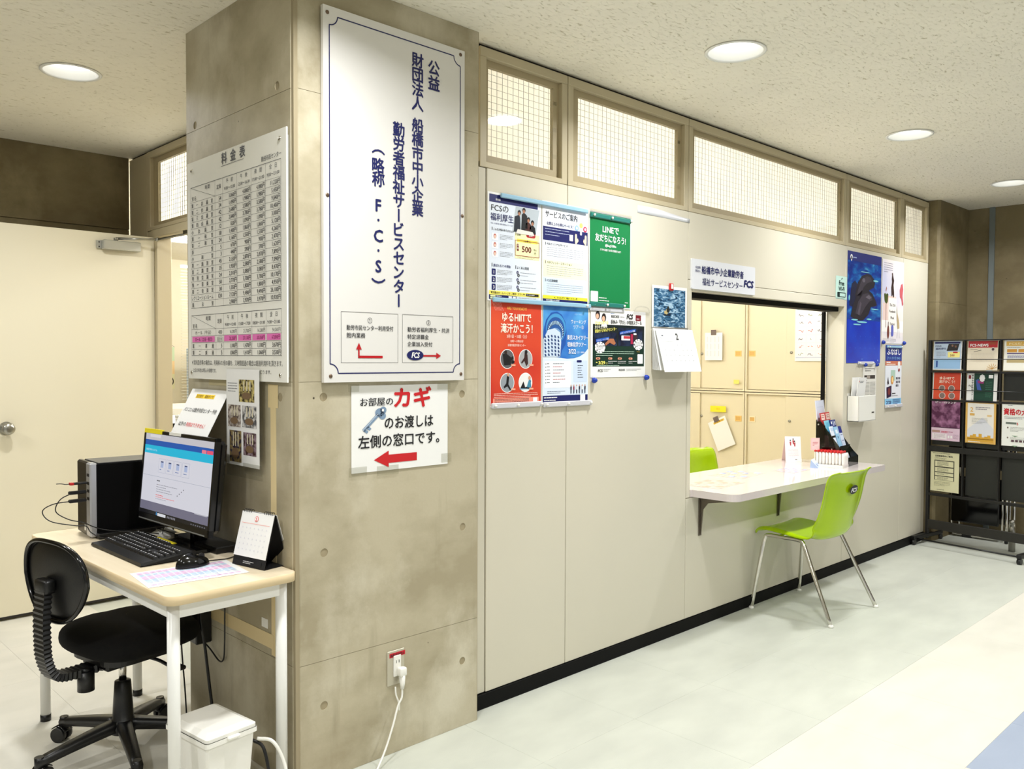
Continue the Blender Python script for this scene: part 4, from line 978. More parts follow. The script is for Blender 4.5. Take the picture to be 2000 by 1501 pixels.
# local guide poster
s = Sheet(284, 420, ink(232, 236, 244)); s.rect(0, 0, 284, 112, (20, 44, 140)); s.text(142, 66, 'ふなばし', 50, WHT, 'c', .02, fit=236); s.text(142, 100, '【アット ガイド】2024-25', 22, (150, 200, 246), 'c', .01, fit=226)
s.rect(0, 112, 284, 144, (206, 116, 80)); s.greek(18, 118, 150, 1, 6, WHT, 8); s.greek(18, 132, 190, 1, 6, (250, 220, 200), 8); s.rr(214, 116, 258, 176, 10, (244, 240, 236), l=4); s.ell(236, 176, 14, 12, (150, 30, 40), 5)
s.rect(96, 176, 172, 250, (176, 206, 190), 3); s.ell(120, 246, 24, 30, (220, 150, 70), 5); s.ell(120, 244, 12, 20, (250, 220, 150), 6); s.poly([(48, 220), (56, 250), (64, 270), (46, 278), (36, 262)], (30, 26, 40), 5)
s.poly([(22, 296), (108, 284), (108, 360), (30, 372)], (34, 22, 60), 5); s.ell(66, 326, 22, 26, (120, 50, 50), 6)
for k in range(8): s.rr(186 + 28 * (k % 3), 226 + 26 * (k // 3), 200 + 28 * (k % 3), 242 + 26 * (k // 3), 3, (34, 36, 60), l=4)
s.greek(122, 338, 96, 1, 6, INK, 7); s.greek(122, 356, 120, 1, 5, GRY, 3); s.rect(0, 376, 284, 420, (140, 200, 236), 2)
s.text(24, 412, '2/28', 30, (20, 40, 110), bold=.02, fit=86); s.greek(134, 382, 130, 5, 7.6, (30, 60, 130), 3.6)
pf = wallsheet(s, 'poster', 4.606, 1.468, 'narrow white guide poster with navy top and pale blue foot, below the pastel poster', 'poster')
rail(pf, 4.62, 4.88, 1.455, M_RAILB, h=.016, pins=(4.64, 4.86)); rail(pf, 4.606, 4.898, 1.040, M_RAILS, h=.024, pins=(4.63, 4.76))
# pale notice with two blue pins
s = Sheet(212, 300, ink(232, 230, 222)); s.greek(60, 16, 90, 1, 6, GRY, 3); s.greek(30, 32, 150, 2, 14, (90, 90, 90), 4); s.rect(20, 78, 190, 102, (60, 56, 54), 2); s.rect(60, 80, 110, 100, (170, 160, 150), 3); s.rect(20, 110, 60, 116, (110, 30, 30), 2)
s.greek(18, 124, 84, 12, 9, (150, 148, 144), 2.4); s.greek(112, 124, 84, 12, 9, (150, 148, 144), 2.4); s.greek(18, 240, 176, 5, 9, (150, 148, 144), 2); s.rect(180, 256, 190, 276, INK, 3)
pn = wallsheet(s, 'paper_notice', 4.247, 1.338, 'small pale printed notice held by two blue pins under the whale poster', 'notice')
pin(pn, 4.262, 1.33); pin(pn, 4.446, 1.33)

# wall calendar: picture sheet above, open pages below
def water():
    m = bpy.data.materials.new('rippled_lake_print'); m.use_nodes = True; nt = m.node_tree; N = nt.nodes; L = nt.links
    p = N['Principled BSDF']; p.inputs['Roughness'].default_value = .3
    tc = N.new('ShaderNodeTexCoord'); mp = N.new('ShaderNodeMapping'); mp.inputs['Scale'].default_value = (14, 42, 1); L.new(tc.outputs['Object'], mp.inputs[0])
    n = N.new('ShaderNodeTexNoise'); n.inputs['Scale'].default_value = 1.7; n.inputs['Detail'].default_value = 4; n.inputs['Distortion'].default_value = 1.2; L.new(mp.outputs[0], n.inputs[0])
    r = N.new('ShaderNodeValToRGB'); e = r.color_ramp.elements; e[0].position = .36; e[0].color = RGB(16, 44, 70); e[1].position = .66; e[1].color = RGB(176, 206, 226)
    q = e.new(.5); q.color = RGB(58, 110, 150); L.new(n.outputs[0], r.inputs[0]); L.new(r.outputs[0], p.inputs['Base Color']); return m
wc = thing('wall_calendar', 'open wall calendar with a duck photo above its February page', 'calendar', (1.912, WY, 1.712))
s = Sheet(286, 200); s.rect(14, 14, 272, 196, water()); s.poly([(96, 122), (104, 116), (110, 122), (112, 112), (120, 108), (124, 116), (130, 126), (118, 136), (98, 132)], (196, 176, 120), 3); s.poly([(116, 112), (124, 96), (134, 96), (136, 112), (142, 118), (130, 128), (118, 124)], (30, 34, 30), 4); s.poly([(84, 136), (150, 132), (140, 140), (96, 142)], (12, 30, 46), 2)
q = s.build('picture_sheet', (0, -.004, 0), U_F, N_F, parent=wc); q.matrix_basis = frame((0, -.004, 0), U_F, N_F)
def page(tilt, z0, lift_, ln, mt=M_PAPER, pr=False, w=292):
    s = Sheet(w, ln, mt, th=.5)
    if pr:
        s.text(w * .52, 52, '2', 44, INK, 'c', .02); s.ell(40, 34, 17, 17, (214, 218, 226), 2); s.ell(40, 34, 16, 16, (240, 241, 246), 3); s.rect(34, 32, 48, 36, (60, 66, 80), 4)
        for r0 in range(5):
            for c0 in range(7): s.text(40 + 36 * c0, 82 + 26 * r0, str(1 + c0 + 7 * r0 if 1 + c0 + 7 * r0 < 29 else ''), 9, (120, 126, 140), 'c')
        s.line(20, 62, w - 20, 62, .8, (190, 194, 204), 2)
    q = s.build('page' if not pr else 'front_page', (0, 0, 0), U_F, N_F, parent=wc)
    q.matrix_basis = T(.006 if pr else 0, -lift_, -z0) @ R('X', -tilt) @ frame((0, 0, 0), U_F, N_F)
for k in range(6): page(.03 + .035 * k, .203, .006 + .0012 * k, 196 + 1.5 * k)
page(.27, .206, .020, 212, pr=True, w=306)
MB().tube([(.005, -.010, -.201), (.285, -.010, -.201)], .004, M_STEEL, 8).build('binding_wire', wc)
MB().box(.13, -.012, -.02, .165, -.006, .015, M_RED, b=.003).box(.14, -.016, -.012, .155, -.012, .01, M_WPLAST, b=.001).build('red_clip', wc)

# white plastic leaflet pocket on the wall, with folded leaflets in it
pk = thing('leaflet_pocket', 'white plastic pocket on the wall holding folded leaflets, under the whale poster', 'leaflet holder', (4.02, WY, .965))
MB().box(0, -.075, 0, .262, -.070, .165, M_WPLAST, b=.002).box(0, -.003, 0, .262, 0, .18, M_WPLAST).box(0, -.075, 0, .004, 0, .165, M_WPLAST).box(.258, -.075, 0, .262, 0, .165, M_WPLAST).box(0, -.075, 0, .262, 0, .004, M_WPLAST).box(.20, -.0765, .05, .235, -.075, .058, M_DSTEEL).build('pocket', pk)
for k, (x, t_, lb) in enumerate([(4.03, .10, 'white folded leaflet, backmost in the white wall pocket'), (4.045, .17, 'white folded leaflet with small red mark, front of the white wall pocket')]):
    s = Sheet(120, 280, M_PAPER, th=2.5)
    if k: s.rect(10, 20, 18, 30, (200, 60, 60)); s.greek(24, 22, 60, 2, 8, GRY, 3)
    q = s.build('leaflet', (0, 0, 0), U_F, N_F, lb, 'leaflet', group='leaflets in the white pocket')
    q.matrix_world = T(x, WY - .012 - .02 * k, .97) @ R('X', .06 + .05 * k) @ frame((0, 0, .28), U_F, N_F)

# photo strip, clear film, leaning notice and tapes on the left face of the pillar
M_PH = [mat('room_photo_%s' % n, c, .4, noise=(60, c2, 3), fac=(.4, .6)) for n, c, c2 in (('a', (50, 40, 26), (206, 190, 120)), ('b', (96, 80, 74), (206, 196, 186)), ('c', (84, 86, 90), (210, 208, 206)), ('d', (40, 34, 60), (150, 130, 80)), ('e', (60, 34, 30), (150, 130, 140)))]
s = Sheet(232, 322, M_PAPER, th=.5)
s.greek(12, 46, 70, 4, 9, GRY, 2.2); s.rect(92, 34, 200, 108, M_PH[0]); s.rect(12, 120, 104, 194, M_PH[1]); s.rect(116, 120, 214, 192, M_PH[2]); s.rect(22, 206, 108, 312, M_PH[3]); s.rect(122, 208, 212, 284, M_PH[4])
for (x0, y0, x1, y1) in [(92, 34, 200, 108), (12, 120, 104, 194), (116, 120, 214, 192), (22, 206, 108, 312), (122, 208, 212, 284)]:
    for k in range(3): xx = x0 + (x1 - x0) * (.3 + .2 * k); s.rect(xx, y0 + 5, xx + (x1 - x0) * .08, y0 + (y1 - y0) * .5, (214, 206, 180), 3)
    s.ell((x0 + x1) / 2, y0 + (y1 - y0) * .72, (x1 - x0) * .3, (y1 - y0) * .16, (120, 96, 70), 3)
pt = s.build('photo_sheet', (-.0265, .408, 1.322), U_L, N_L, 'white sheet with five room photos hanging below the fee board', 'notice')
MB().box(-.002, -.36, -.0012, .25, .0, -.0006, M_CLEAR).box(.12, -.345, .0002, .25, -.31, .0008, M_CLEAR).box(-.01, -.32, .0002, .02, -.29, .0008, M_CLEAR).box(.07, -.30, -.004, .1, -.02, -.0008, M_PAPER).build('clear_sleeve', pt)
tq = thing('masking_tape', 'beige masking tape lines stuck on the left face of the pillar', 'tape', (0, 0, 0))
MB().box(-.0008, .115, .395, -.0001, .150, 1.268, M_TAPE).build('tape_strip', tq)
MB().box(-.0014, .10, 1.20, -.0009, .165, 1.275, M_TAPE).build('tape_strip', tq)
MB().box(-.0014, .135, .415, -.0009, .66, .462, M_TAPE).build('tape_strip', tq)
MB().box(-.0010, .33, 1.262, -.0002, .60, 1.283, mat('old_tape', (196, 184, 146), .6)).build('tape_strip', tq)
MB().box(-.0015, .175, .475, -.0002, .215, .505, M_WPLAST).build('tape_scrap', tq)
# notice sheet leaning from the monitor top to the pillar
s = Sheet(298, 190, M_PAPER, th=1.2)
s.rect(60, 20, 210, 36, (250, 214, 60)); s.text(66, 33, '当日受付　最新ダイヤ', 13, (120, 90, 20), bold=.01, fit=138)
s.text(18, 90, 'パソコンは勤労市民センター予約', 19, INK, bold=.008, fit=262); s.text(30, 146, '以外の', 18, INK, bold=.008, fit=60); s.text(94, 146, '利用はできません！', 18, (220, 40, 50), bold=.008, fit=150)
q = s.build('paper_notice', (0, 0, 0), U_L, N_L, 'white laminated sheet propped above the monitor against the pillar', 'notice')
tl = .483
q.matrix_world = T(-.008, .721, 1.246) @ R('Y', tl) @ frame((0, 0, 0), U_L, N_L)

# pale strip of film left under the second transom
fs2 = thing('film_strip', 'pale translucent strip of film stuck under the second transom window', 'film', (1.80, WY, 2.035))
M_FILM = mat('pale_film', (222, 224, 230), .2)
MB().grid(lambda u, v_: (.42 * u, -.0012 - .0008 * math.sin(9 * u), (.034 + .006 * math.sin(5 * u)) * v_ * (1 - .3 * u)), 14, 2, M_FILM, thick=.0003).build('strip', fs2)

# ================================================================ DESK AREA
DA = .027; DO = Vector((-.003, -.031, 0))
desk = thing('desk', 'small pale wood computer desk with white tube legs against the pillar', 'desk', DO, DA)
M_WOOD = mat('pale_wood_laminate', (234, 220, 192), .32, noise=(2.5, (226, 210, 180), 5))
def wood():
    m = bpy.data.materials['pale_wood_laminate']; nt = m.node_tree
    tc = [n for n in nt.nodes if n.type == 'TEX_COORD'][0]; ns = [n for n in nt.nodes if n.type == 'TEX_NOISE'][0]
    mp = nt.nodes.new('ShaderNodeMapping'); mp.inputs['Scale'].default_value = (14, 1.2, 4); nt.links.new(tc.outputs['Object'], mp.inputs[0]); nt.links.new(mp.outputs[0], ns.inputs['Vector'])
wood()
M_EDGE = mat('beige_desk_edge', (230, 208, 168), .4)
DW, DL = .410, 1.200
MB().prism(rrect(-DW + .001, .001, -.001, DL - .001, .035, 7), .678, .7, M_WOOD).build('tabletop', desk)
m = MB(); po = rrect(-DW, 0, 0, DL, .036, 7); n = len(po)
pi_ = rrect(-DW + .002, .002, -.002, DL - .002, .034, 7)
vs = [(x, y, z) for z in (.674, .699) for x, y in po] + [(x, y, z) for z in (.674, .7005) for x, y in pi_]
m.add(vs, [(k, (k + 1) % n, n + (k + 1) % n, n + k) for k in range(n)] + [(n + k, n + (k + 1) % n, 3 * n + (k + 1) % n, 3 * n + k) for k in range(n)] + [(2 * n + k, 2 * n + (k + 1) % n, (k + 1) % n, k) for k in range(n)], M_EDGE, smooth=True)
m.build('edge_band', desk)
LX0, LX1, LY0, LY1 = -.375, -.036, .047, 1.156
for (x0, y0, x1, y1) in [(LX0, LY0 - .012, LX1, LY0 + .012), (LX0, LY1 - .012, LX1, LY1 + .012), (LX0 - .012, LY0, LX0 + .012, LY1), (LX1 - .012, LY0, LX1 + .012, LY1)]:
    MB().box(x0, y0, .628, x1, y1, .677, M_WHITE, b=.003).build('rail', desk)
for x in (LX0, LX1):
    for y in (LY0, LY1):
        l_ = MB().tube([(x, y, .022), (x, y, .672)], .0175, M_WHITE, 20).build('leg', desk)
        MB().tube([(x, y, 0.0), (x, y, .024)], .0185, M_BK, 20).build('foot', l_)
def dk(x, y, z=0.0):   # desk top frame -> world
    return (x, y, .7005 + z)

# desktop computer tower
pc = thing('computer_tower', 'black desktop computer tower with a silver front strip', 'computer', (-.30, .905, .7005), -.03)
M_PCB = mat('black_pc_steel', (4, 4, 5), .8, spec=.12)
MB().box(.012, 0, .006, .40, .172, .272, M_PCB, b=.003).build('case', pc)
MB().box(-.006, .05, .004, .016, .174, .275, mat('pc_brown_black', (26, 22, 20), .3), b=.006).build('front_bezel', pc)
fs_ = MB().box(-.010, .001, .004, .016, .050, .275, mat('pc_silver', (196, 197, 202), .3, metal=.55), b=.005).build('silver_strip', pc)
MB().box(.02, .003, .272, .40, .168, .2755, mat('pc_top', (90, 90, 88), .4, metal=.3), b=.001).build('top_plate', pc)
MB().box(-.0085, .065, .022, -.0055, .078, .042, M_WPLAST).build('sticker', pc)
for z in (.226, .196, .168, .140): MB().box(-.0115, .012, z, -.009, .034, z + .010, M_DARK).build('port', pc)
MB().box(.01, -.03, 0, .28, .004, .020, M_BK, b=.002).build('side_foot', pc)
# plugs and leads at the front of the tower
us = thing('usb_stick', 'thin black usb stick with red band plugged into the tower', 'usb stick', (-.315, .926, .905))
MB().box(-.045, -.009, -.004, 0, .009, .004, M_BK, b=.002).build('stick', us)
MB().box(-.058, -.0095, -.0045, -.045, .0095, .0045, M_RED, b=.001).build('band', us)
MB().tube(curve([(-.058, 0, 0), (-.07, .004, 0), (-.085, .006, .003), (-.10, .004, .004)], 4), .0016, M_DSTEEL, 6).build('strap', us)
for i, (z, pts, lb) in enumerate([(.872, [(-.36, .93, .872), (-.40, .94, .85), (-.415, .94, .81), (-.38, .92, .78), (-.335, .90, .765), (-.30, .895, .745), (-.25, .88, .728), (-.1, .80, .706), (-.12, .70, .706), (-.16, .655, .712)], 'black keyboard lead looping from the tower front to the keyboard'),
        (.842, [(-.36, .93, .842), (-.42, .95, .835), (-.45, .97, .81), (-.43, .95, .775), (-.36, .92, .755), (-.325, .905, .75), (-.31, .89, .725), (-.26, .85, .7035), (-.10, .70, .7035), (-.045, .50, .7035), (-.08, .42, .7035), (-.03, .33, .7035), (-.085, .275, .7035), (-.158, .268, .7085)], 'black mouse lead running from the tower round to the mouse')]):
    c_ = thing('cable', lb, 'cable')
    MB().tube(curve(pts, 8), .0019, M_BK, 7).build('lead', c_)
    MB().box(-.375, .921, z - .006, -.316, .939, z + .006, M_BK, b=.003).build('plug', c_)

# monitor
mo = thing('monitor', 'black flat computer monitor showing a booking web page', 'monitor', (-.125, .533, .7005), .05 + PI)
TL_ = R('Y', -.098)     # local +x is the viewing side after the half turn
MT = T(0.026, 0, .2385) @ R('Y', .098 * -1)
hw, hh = .266, .161
M_MON = mat('monitor_black', (12, 12, 13), .22)
m = MB()
for a in [(-hw, hh - .013, hw, hh), (-hw, -hh, hw, -hh + .026), (-hw, -hh, -hw + .0125, hh), (hw - .0125, -hh, hw, hh)]:
    m.box(-.012, a[0], a[1], .006, a[2], a[3], M_MON, b=.0015, M_=MT)
m.build('bezel', mo)
MB().box(-.045, -hw + .01, -hh + .01, -.010, hw - .01, hh - .01, M_MON, b=.012, M_=MT).build('back_shell', mo)
MB().box(.0061, -.25, -hh + .003, .0066, .24, -hh + .007, mat('monitor_trim', (120, 122, 120), .3)).build('trim_line', mo).matrix_basis = MT
# screen (gives off light): y runs to the viewer's left->right as +y
SW, SH = (hw - .0125) * 2000, (2 * hh - .039) * 1000
def lit(r, g, b): return ink(r, g, b, .3, 1.0)
def litm(r, g, b):
    nm = 'screen_%d_%d_%d' % (r, g, b)
    if nm in MATS: return MATS[nm]
    m_ = mat(nm, (12, 12, 12), .2, emit=((r, g, b), .85)); return m_
SX = SW / 367; SW = 367; s = Sheet(SW, SH, litm(222, 222, 232), th=1)
q = lambda *a: litm(*a)
s.rect(0, 0, SW, 22, q(206, 204, 210)); s.rect(26, 2, 86, 12, q(226, 224, 230), 2); s.rect(0, 22, SW, 45, q(30, 90, 178), 1); s.rect(0, 41, SW, 70, q(30, 190, 226), 2)
s.text(10, 60, '施設予約システム', 8, q(220, 240, 250), l=5); s.rr(SW - 58, 30, SW - 36, 42, 2, q(240, 130, 150), l=3); s.rr(SW - 33, 30, SW - 3, 42, 2, q(236, 90, 120), l=3)
for k in range(4):
    x = 88 + 43 * k; s.box(x, 84, x + 38, 132, 1, q(176, 180, 200), 3); s.rect(x + 11, 92, x + 27, 114, q(176, 190, 224), 3); s.rect(x + 12, 92, x + 26, 96, q(60, 70, 110), 4); s.greek(x + 8, 120, 22, 1, 4, q(110, 130, 180), 2.6, 4)
s.line(0, 148, SW, 148, .9, q(150, 160, 176), 3); s.greek(86, 160, 22, 1, 4, q(40, 40, 44), 3.4, 4)
for k in range(4): s.greek(86, 174 + 8 * k, 130 - 12 * (k % 3), 1, 4, q(150, 150, 160), 2, 4); s.rect(232 - 10 * k, 173 + 8 * k, 235 - 10 * k, 177 + 8 * k, q(30, 30, 34), 4)
s.greek(86, 210, 92, 1, 4, q(236, 110, 110), 2.6, 4); s.greek(86, 217, 128, 1, 4, q(236, 130, 130), 2, 4); s.greek(86, 224, 90, 1, 4, q(160, 160, 170), 1.6, 4)
s.rect(0, 240, SW, 270, q(118, 116, 136), 1); s.rect(SW - 70, 240, SW - 8, 243, q(190, 190, 200), 3); s.rect(0, 270, SW, SH, q(24, 24, 28), 2); s.rr(104, 273, 150, 284, 2, q(226, 228, 234), l=3); s.rect(96, 272, 101, 282, q(60, 140, 200), 3)
for k in range(6): s.rect(158 + 8 * k, 275, 162 + 8 * k, 282, q(150, 150, 160), 3)
for k in range(7): s.rect(SW - 84 + 11 * k, 277, SW - 78 + 11 * k, 281, q(110, 112, 120), 3)
s.mb.v = [(p[0] * SX, p[1], p[2]) for p in s.mb.v]
sc_ = s.build('screen', (0, 0, 0), (0, 1, 0), (1, 0, 0), parent=mo)
sc_.matrix_basis = MT @ frame((.0035, -(hw - .0125), hh - .013), (0, 1, 0), (1, 0, 0))
MB().box(-.0015, -hw + .004, hh - .012, .0074, -hw + .142, hh + .004, M_YEL, M_=MT).build('yellow_label', mo)
MB().box(-.0015, -hw + .20, hh - .010, .0074, -hw + .285, hh + .001, M_WPLAST, M_=MT).build('white_label', mo)
MB().tube([(-.055, 0, .006), (-.05, 0, .10), (-.02, 0, .20)], [.03, .024, .02], M_MON, 16).build('neck', mo)
MB().prism([(.12 * math.cos(a) * .9 - .02, .125 * math.sin(a)) for a in [2 * PI * k / 36 for k in range(36)]], 0, .012, M_MON).build('base', mo)
MB().box(-.12, -.15, 0, -.03, .17, .022, M_BK, b=.003).build('rear_base_plate', mo)
MB().box(.055, -.085, .0125, .073, .075, .0135, M_YEL, M_=R('Z', .05)).build('yellow_tape', mo)
# crumpled white cable wrap tied with black cord
cw = thing('cable_wrap', 'crumpled white cable wrap tied with black cord under the monitor', 'cable wrap', (-.115, .70, .7035))
def crump(u, v_):
    a = 2 * PI * u; b = PI * v_; r = .022 * (1 + .25 * math.sin(3 * a + 5 * b) + .18 * math.cos(7 * a)) 
    return (r * math.sin(b) * math.cos(a) * 1.1, r * math.sin(b) * math.sin(a) * 1.6, .022 + .021 * -math.cos(b))
MB().grid(crump, 18, 10, M_WPLAST).build('wrap', cw)
MB().tube(curve([(-.03, -.03, .03), (-.01, .0, .048), (.02, .03, .03), (0, .05, .02), (-.03, .02, .04), (0, -.04, .03), (.03, -.05, .01)], 6), .0018, M_BK, 6).build('cord', cw)
pf_ = thing('folded_paper', 'loose white folded paper lying behind the monitor base', 'paper', (-.06, .84, .7005), .4)
MB().grid(lambda u, v_: (-.06 + .12 * u, -.02 + .05 * v_, .002 + .018 * math.sin(PI * u) * (1 - v_ * .5)), 10, 3, M_PAPER, thick=.0008).build('sheet', pf_)

# keyboard: centre, long side along y
kb = thing('keyboard', 'black full-size keyboard with a yellow strip across its top edge', 'keyboard', (-.254, .575, .7005), PI / 2 + .02)
# local x runs along the keyboard (towards +y in the room); the typing side is local +y (towards -x)
KP = [(-.215, -.088), (.215, -.088), (.215, .088), (-.215, .088)]
m = MB(); vs = [(-.217, -.094, .004), (.217, -.094, .004), (.217, .088, .003), (-.217, .088, .003), (-.214, -.092, .026), (.214, -.092, .026), (.214, .086, .012), (-.214, .086, .012)]
m.add(vs, [(0, 3, 2, 1), (4, 5, 6, 7), (0, 1, 5, 4), (1, 2, 6, 5), (2, 3, 7, 6), (3, 0, 4, 7)], M_BK)
m.build('body', kb)
M_KEY = mat('key_black', (22, 22, 23), .4); M_LEG = mat('key_legend', (206, 206, 206), .5)
SL = math.atan2(-.014, .178)
def keyrow(m, x0, x1, yy, n, widths=None):
    w = (x1 - x0) / n
    for k in range(n):
        a, b = x0 + k * w, x0 + (k + 1) * w; z = .026 + (yy + .092) * math.tan(SL)
        m.add([(a + .0008, yy, z), (b - .0008, yy, z), (b - .0008, yy + .0165, z - .0013), (a + .0008, yy + .0165, z - .0013), (a + .0030, yy + .0025, z + .0075), (b - .0030, yy + .0025, z + .0075), (b - .0030, yy + .0135, z + .0068), (a + .0030, yy + .0135, z + .0068)],
              [(4, 5, 6, 7), (0, 1, 5, 4), (1, 2, 6, 5), (2, 3, 7, 6), (3, 0, 4, 7)], M_KEY)
        for sx_ in (0, 1): m.add([(a + .005 + .005 * sx_, yy + .004, z + .0078), (a + .0085 + .005 * sx_, yy + .004, z + .0078), (a + .0085 + .005 * sx_, yy + .0075, z + .0077), (a + .005 + .005 * sx_, yy + .0075, z + .0077)], [(0, 1, 2, 3)], M_LEG)
m = MB()
# in this frame the keyboard's own left end is at +x
keyrow(m, .085, .208, -.074, 6); keyrow(m, -.07, .08, -.074, 8)
for r0 in range(4): keyrow(m, -.075 + (.004 if r0 else 0), .208, -.050 + .0195 * r0, 15)
keyrow(m, .13, .208, .029, 4); keyrow(m, .04, .128, .029, 1); keyrow(m, -.075, .038, .029, 6)
for r0 in (0, 1): keyrow(m, -.135, -.079, -.050 + .0195 * r0, 3)
keyrow(m, -.135, -.079, .029, 3); keyrow(m, -.116, -.098, .0095, 1)
for r0 in range(5): keyrow(m, -.209, -.139, -.050 + .0195 * r0, 4)
m.build('keys', kb, kind='stuff')
MB().box(-.07, -.092, .0255, .07, -.077, .0272, M_YEL).build('yellow_tape', kb)

# mouse
ms = thing('mouse', 'black computer mouse on the printed colour chart', 'mouse', (-.212, .262, .7025), .10)
def msh(u, v_):
    a = 2 * PI * u; b = PI / 2 * v_
    cx = math.cos(a); r = 1 - .10 * (cx > 0) * cx
    return (-.056 * cx * math.cos(b) ** .7 * 1.0, .031 * math.sin(a) * math.cos(b) ** .75 * r, .036 * math.sin(b) * (1 - .18 * -cx))
MB().grid(msh, 28, 10, M_BKG).prism([(-.055 * math.cos(2 * PI * k / 28), .030 * math.sin(2 * PI * k / 28)) for k in range(28)], 0, .002, M_BK).build('shell', ms)
MB().tube([(.030, -.003, .026), (.030, .003, .026)], .010, M_BK, 14).build('wheel', ms)

# printed chart under the mouse
s = Sheet(297, 205, M_PAPER, th=.4)
random.seed(5)
for r0 in range(13):
    for c0 in range(14):
        cc = [(238, 190, 226), (200, 222, 244), (228, 232, 240)][(r0 // 2) % 3]
        if r0 in (4, 5): cc = (240, 190, 228)
        if r0 in (7, 8): cc = (190, 218, 244)
        s.rect(14 + 19 * c0, 14 + 13.5 * r0, 31 + 19 * c0, 24 + 13.5 * r0, cc)
        if random.random() < .6: s.rect(18 + 19 * c0, 17.5 + 13.5 * r0, 27 + 19 * c0, 19.5 + 13.5 * r0, (150, 160, 200), 2)
pcx = s.build('paper', (0, 0, 0), (1, 0, 0), (0, 0, 1), 'printed pink and blue chart lying under the mouse', 'paper')
pcx.matrix_world = T(-.396, .258, .7012) @ R('Z', -.10) @ T(0, .045, 0)

# desk calendar
dc = thing('desk_calendar', 'easel desk calendar with white pages and black stand', 'calendar', (-.045, .142, .7005), .20)
# local: front faces -x, width along y
M_CARD = mat('black_card', (16, 16, 17), .5)
lean = .055
def quad(m, a, b, c, d_, mt, th=.0012):
    a, b, c, d_ = map(Vector, (a, b, c, d_)); n_ = (b - a).cross(d_ - a).normalized() * th
    m.add([a, b, c, d_, a + n_, b + n_, c + n_, d_ + n_], [(0, 3, 2, 1), (4, 5, 6, 7), (0, 1, 5, 4), (1, 2, 6, 5), (2, 3, 7, 6), (3, 0, 4, 7)], mt)
m = MB(); hw_ = .078; H_ = .165
quad(m, (-.045, hw_, 0), (-.045, -hw_, 0), (0, -hw_, H_), (0, hw_, H_), M_CARD); quad(m, (.045, -hw_, 0), (.045, hw_, 0), (0, hw_, H_), (0, -hw_, H_), M_CARD)
quad(m, (-.045, hw_, 0.001), (.045, hw_, 0.001), (.045, -hw_, 0.001), (-.045, -hw_, .001), M_CARD)
m.build('stand', dc)
s = Sheet(154, 140, M_PAPER, th=1.5); s.ell(76, 20, 9, 9, (236, 90, 80), 2); s.ell(76, 20, 7.6, 7.6, (250, 240, 238), 3); s.text(76, 26, '2', 15, (236, 90, 80), 'c', .02, l=5); s.line(10, 36, 144, 36, 1, (240, 130, 120), 3)
for r0 in range(5):
    for c0 in range(7): s.rect(16 + 19 * c0, 48 + 17 * r0, 20 + 19 * c0, 52 + 17 * r0, (222, 222, 228), 2)
q_ = s.build('page', (0, 0, 0), (0, -1, 0), (-1, 0, 0), parent=dc); an = math.atan2(.045, H_)
q_.matrix_basis = T(-.0045, 0.077, H_ + .0005) @ R('Y', an) @ frame((0, 0, 0), (0, -1, 0), (-1, 0, 0))
s = Sheet(120, 14, M_CARD, th=.3); s.text(30, 6, 'F.C.S CALENDAR', 5, (200, 200, 200), fit=60) if 0 else s.greek(34, 3, 50, 2, 5, (190, 190, 190), 2.2)
q_ = s.build('stand_print', (0, 0, 0), (0, -1, 0), (-1, 0, 0), parent=dc); q_.matrix_basis = T(-.0420, .06, .020) @ R('Y', an) @ frame((0, 0, 0), (0, -1, 0), (-1, 0, 0))
quadm = MB(); quad(quadm, (.047, -hw_, .03), (.047, hw_, .03), (.004, hw_, H_), (.004, -hw_, H_), M_PAPER, .001); quadm.build('rear_pages', dc)
m = MB()
for k in list(range(5)) + list(range(11, 16)):
    y = .068 - k * .009
    m.tube([(-.006 * math.cos(a), y, H_ + .002 + .006 * math.sin(a)) for a in [PI * 2 * j / 10 for j in range(11)]], .0009, M_BK, 5)
m.build('wire_binding', dc, kind='stuff')

# power adapter hung on the pillar behind the desk, with its leads
ad = thing('power_adapter', 'black power adapter box fixed to the pillar under the desk', 'power adapter', (0, .665, .385))
MB().box(-.06, -.075, -.055, -.001, .09, .065, M_BK, b=.004).build('box', ad)
for lb, pts, r_ in [('thick black power lead hanging from the adapter behind the bin', [(-.03, .60, .62), (-.03, .59, .52), (-.05, .575, .44), (-.04, .565, .34), (-.03, .54, .16), (-.03, .50, .04), (-.04, .46, .008)], .0055),
                    ('thin black lead looping on the pillar under the desk', [(-.02, .40, .64), (-.015, .44, .58), (-.012, .46, .50), (-.012, .465, .36), (-.012, .475, .30), (-.012, .51, .285), (-.015, .57, .31), (-.02, .63, .335), (-.02, .67, .36)], .0028),
                    ('thin black lead dropping straight down behind the desk', [(-.03, .80, .60), (-.03, .79, .30), (-.03, .76, .12), (-.04, .72, .01)], .003)]:
    c_ = thing('cable', lb, 'cable'); MB().tube(curve(pts, 8), r_, M_BK, 8).build('lead', c_)

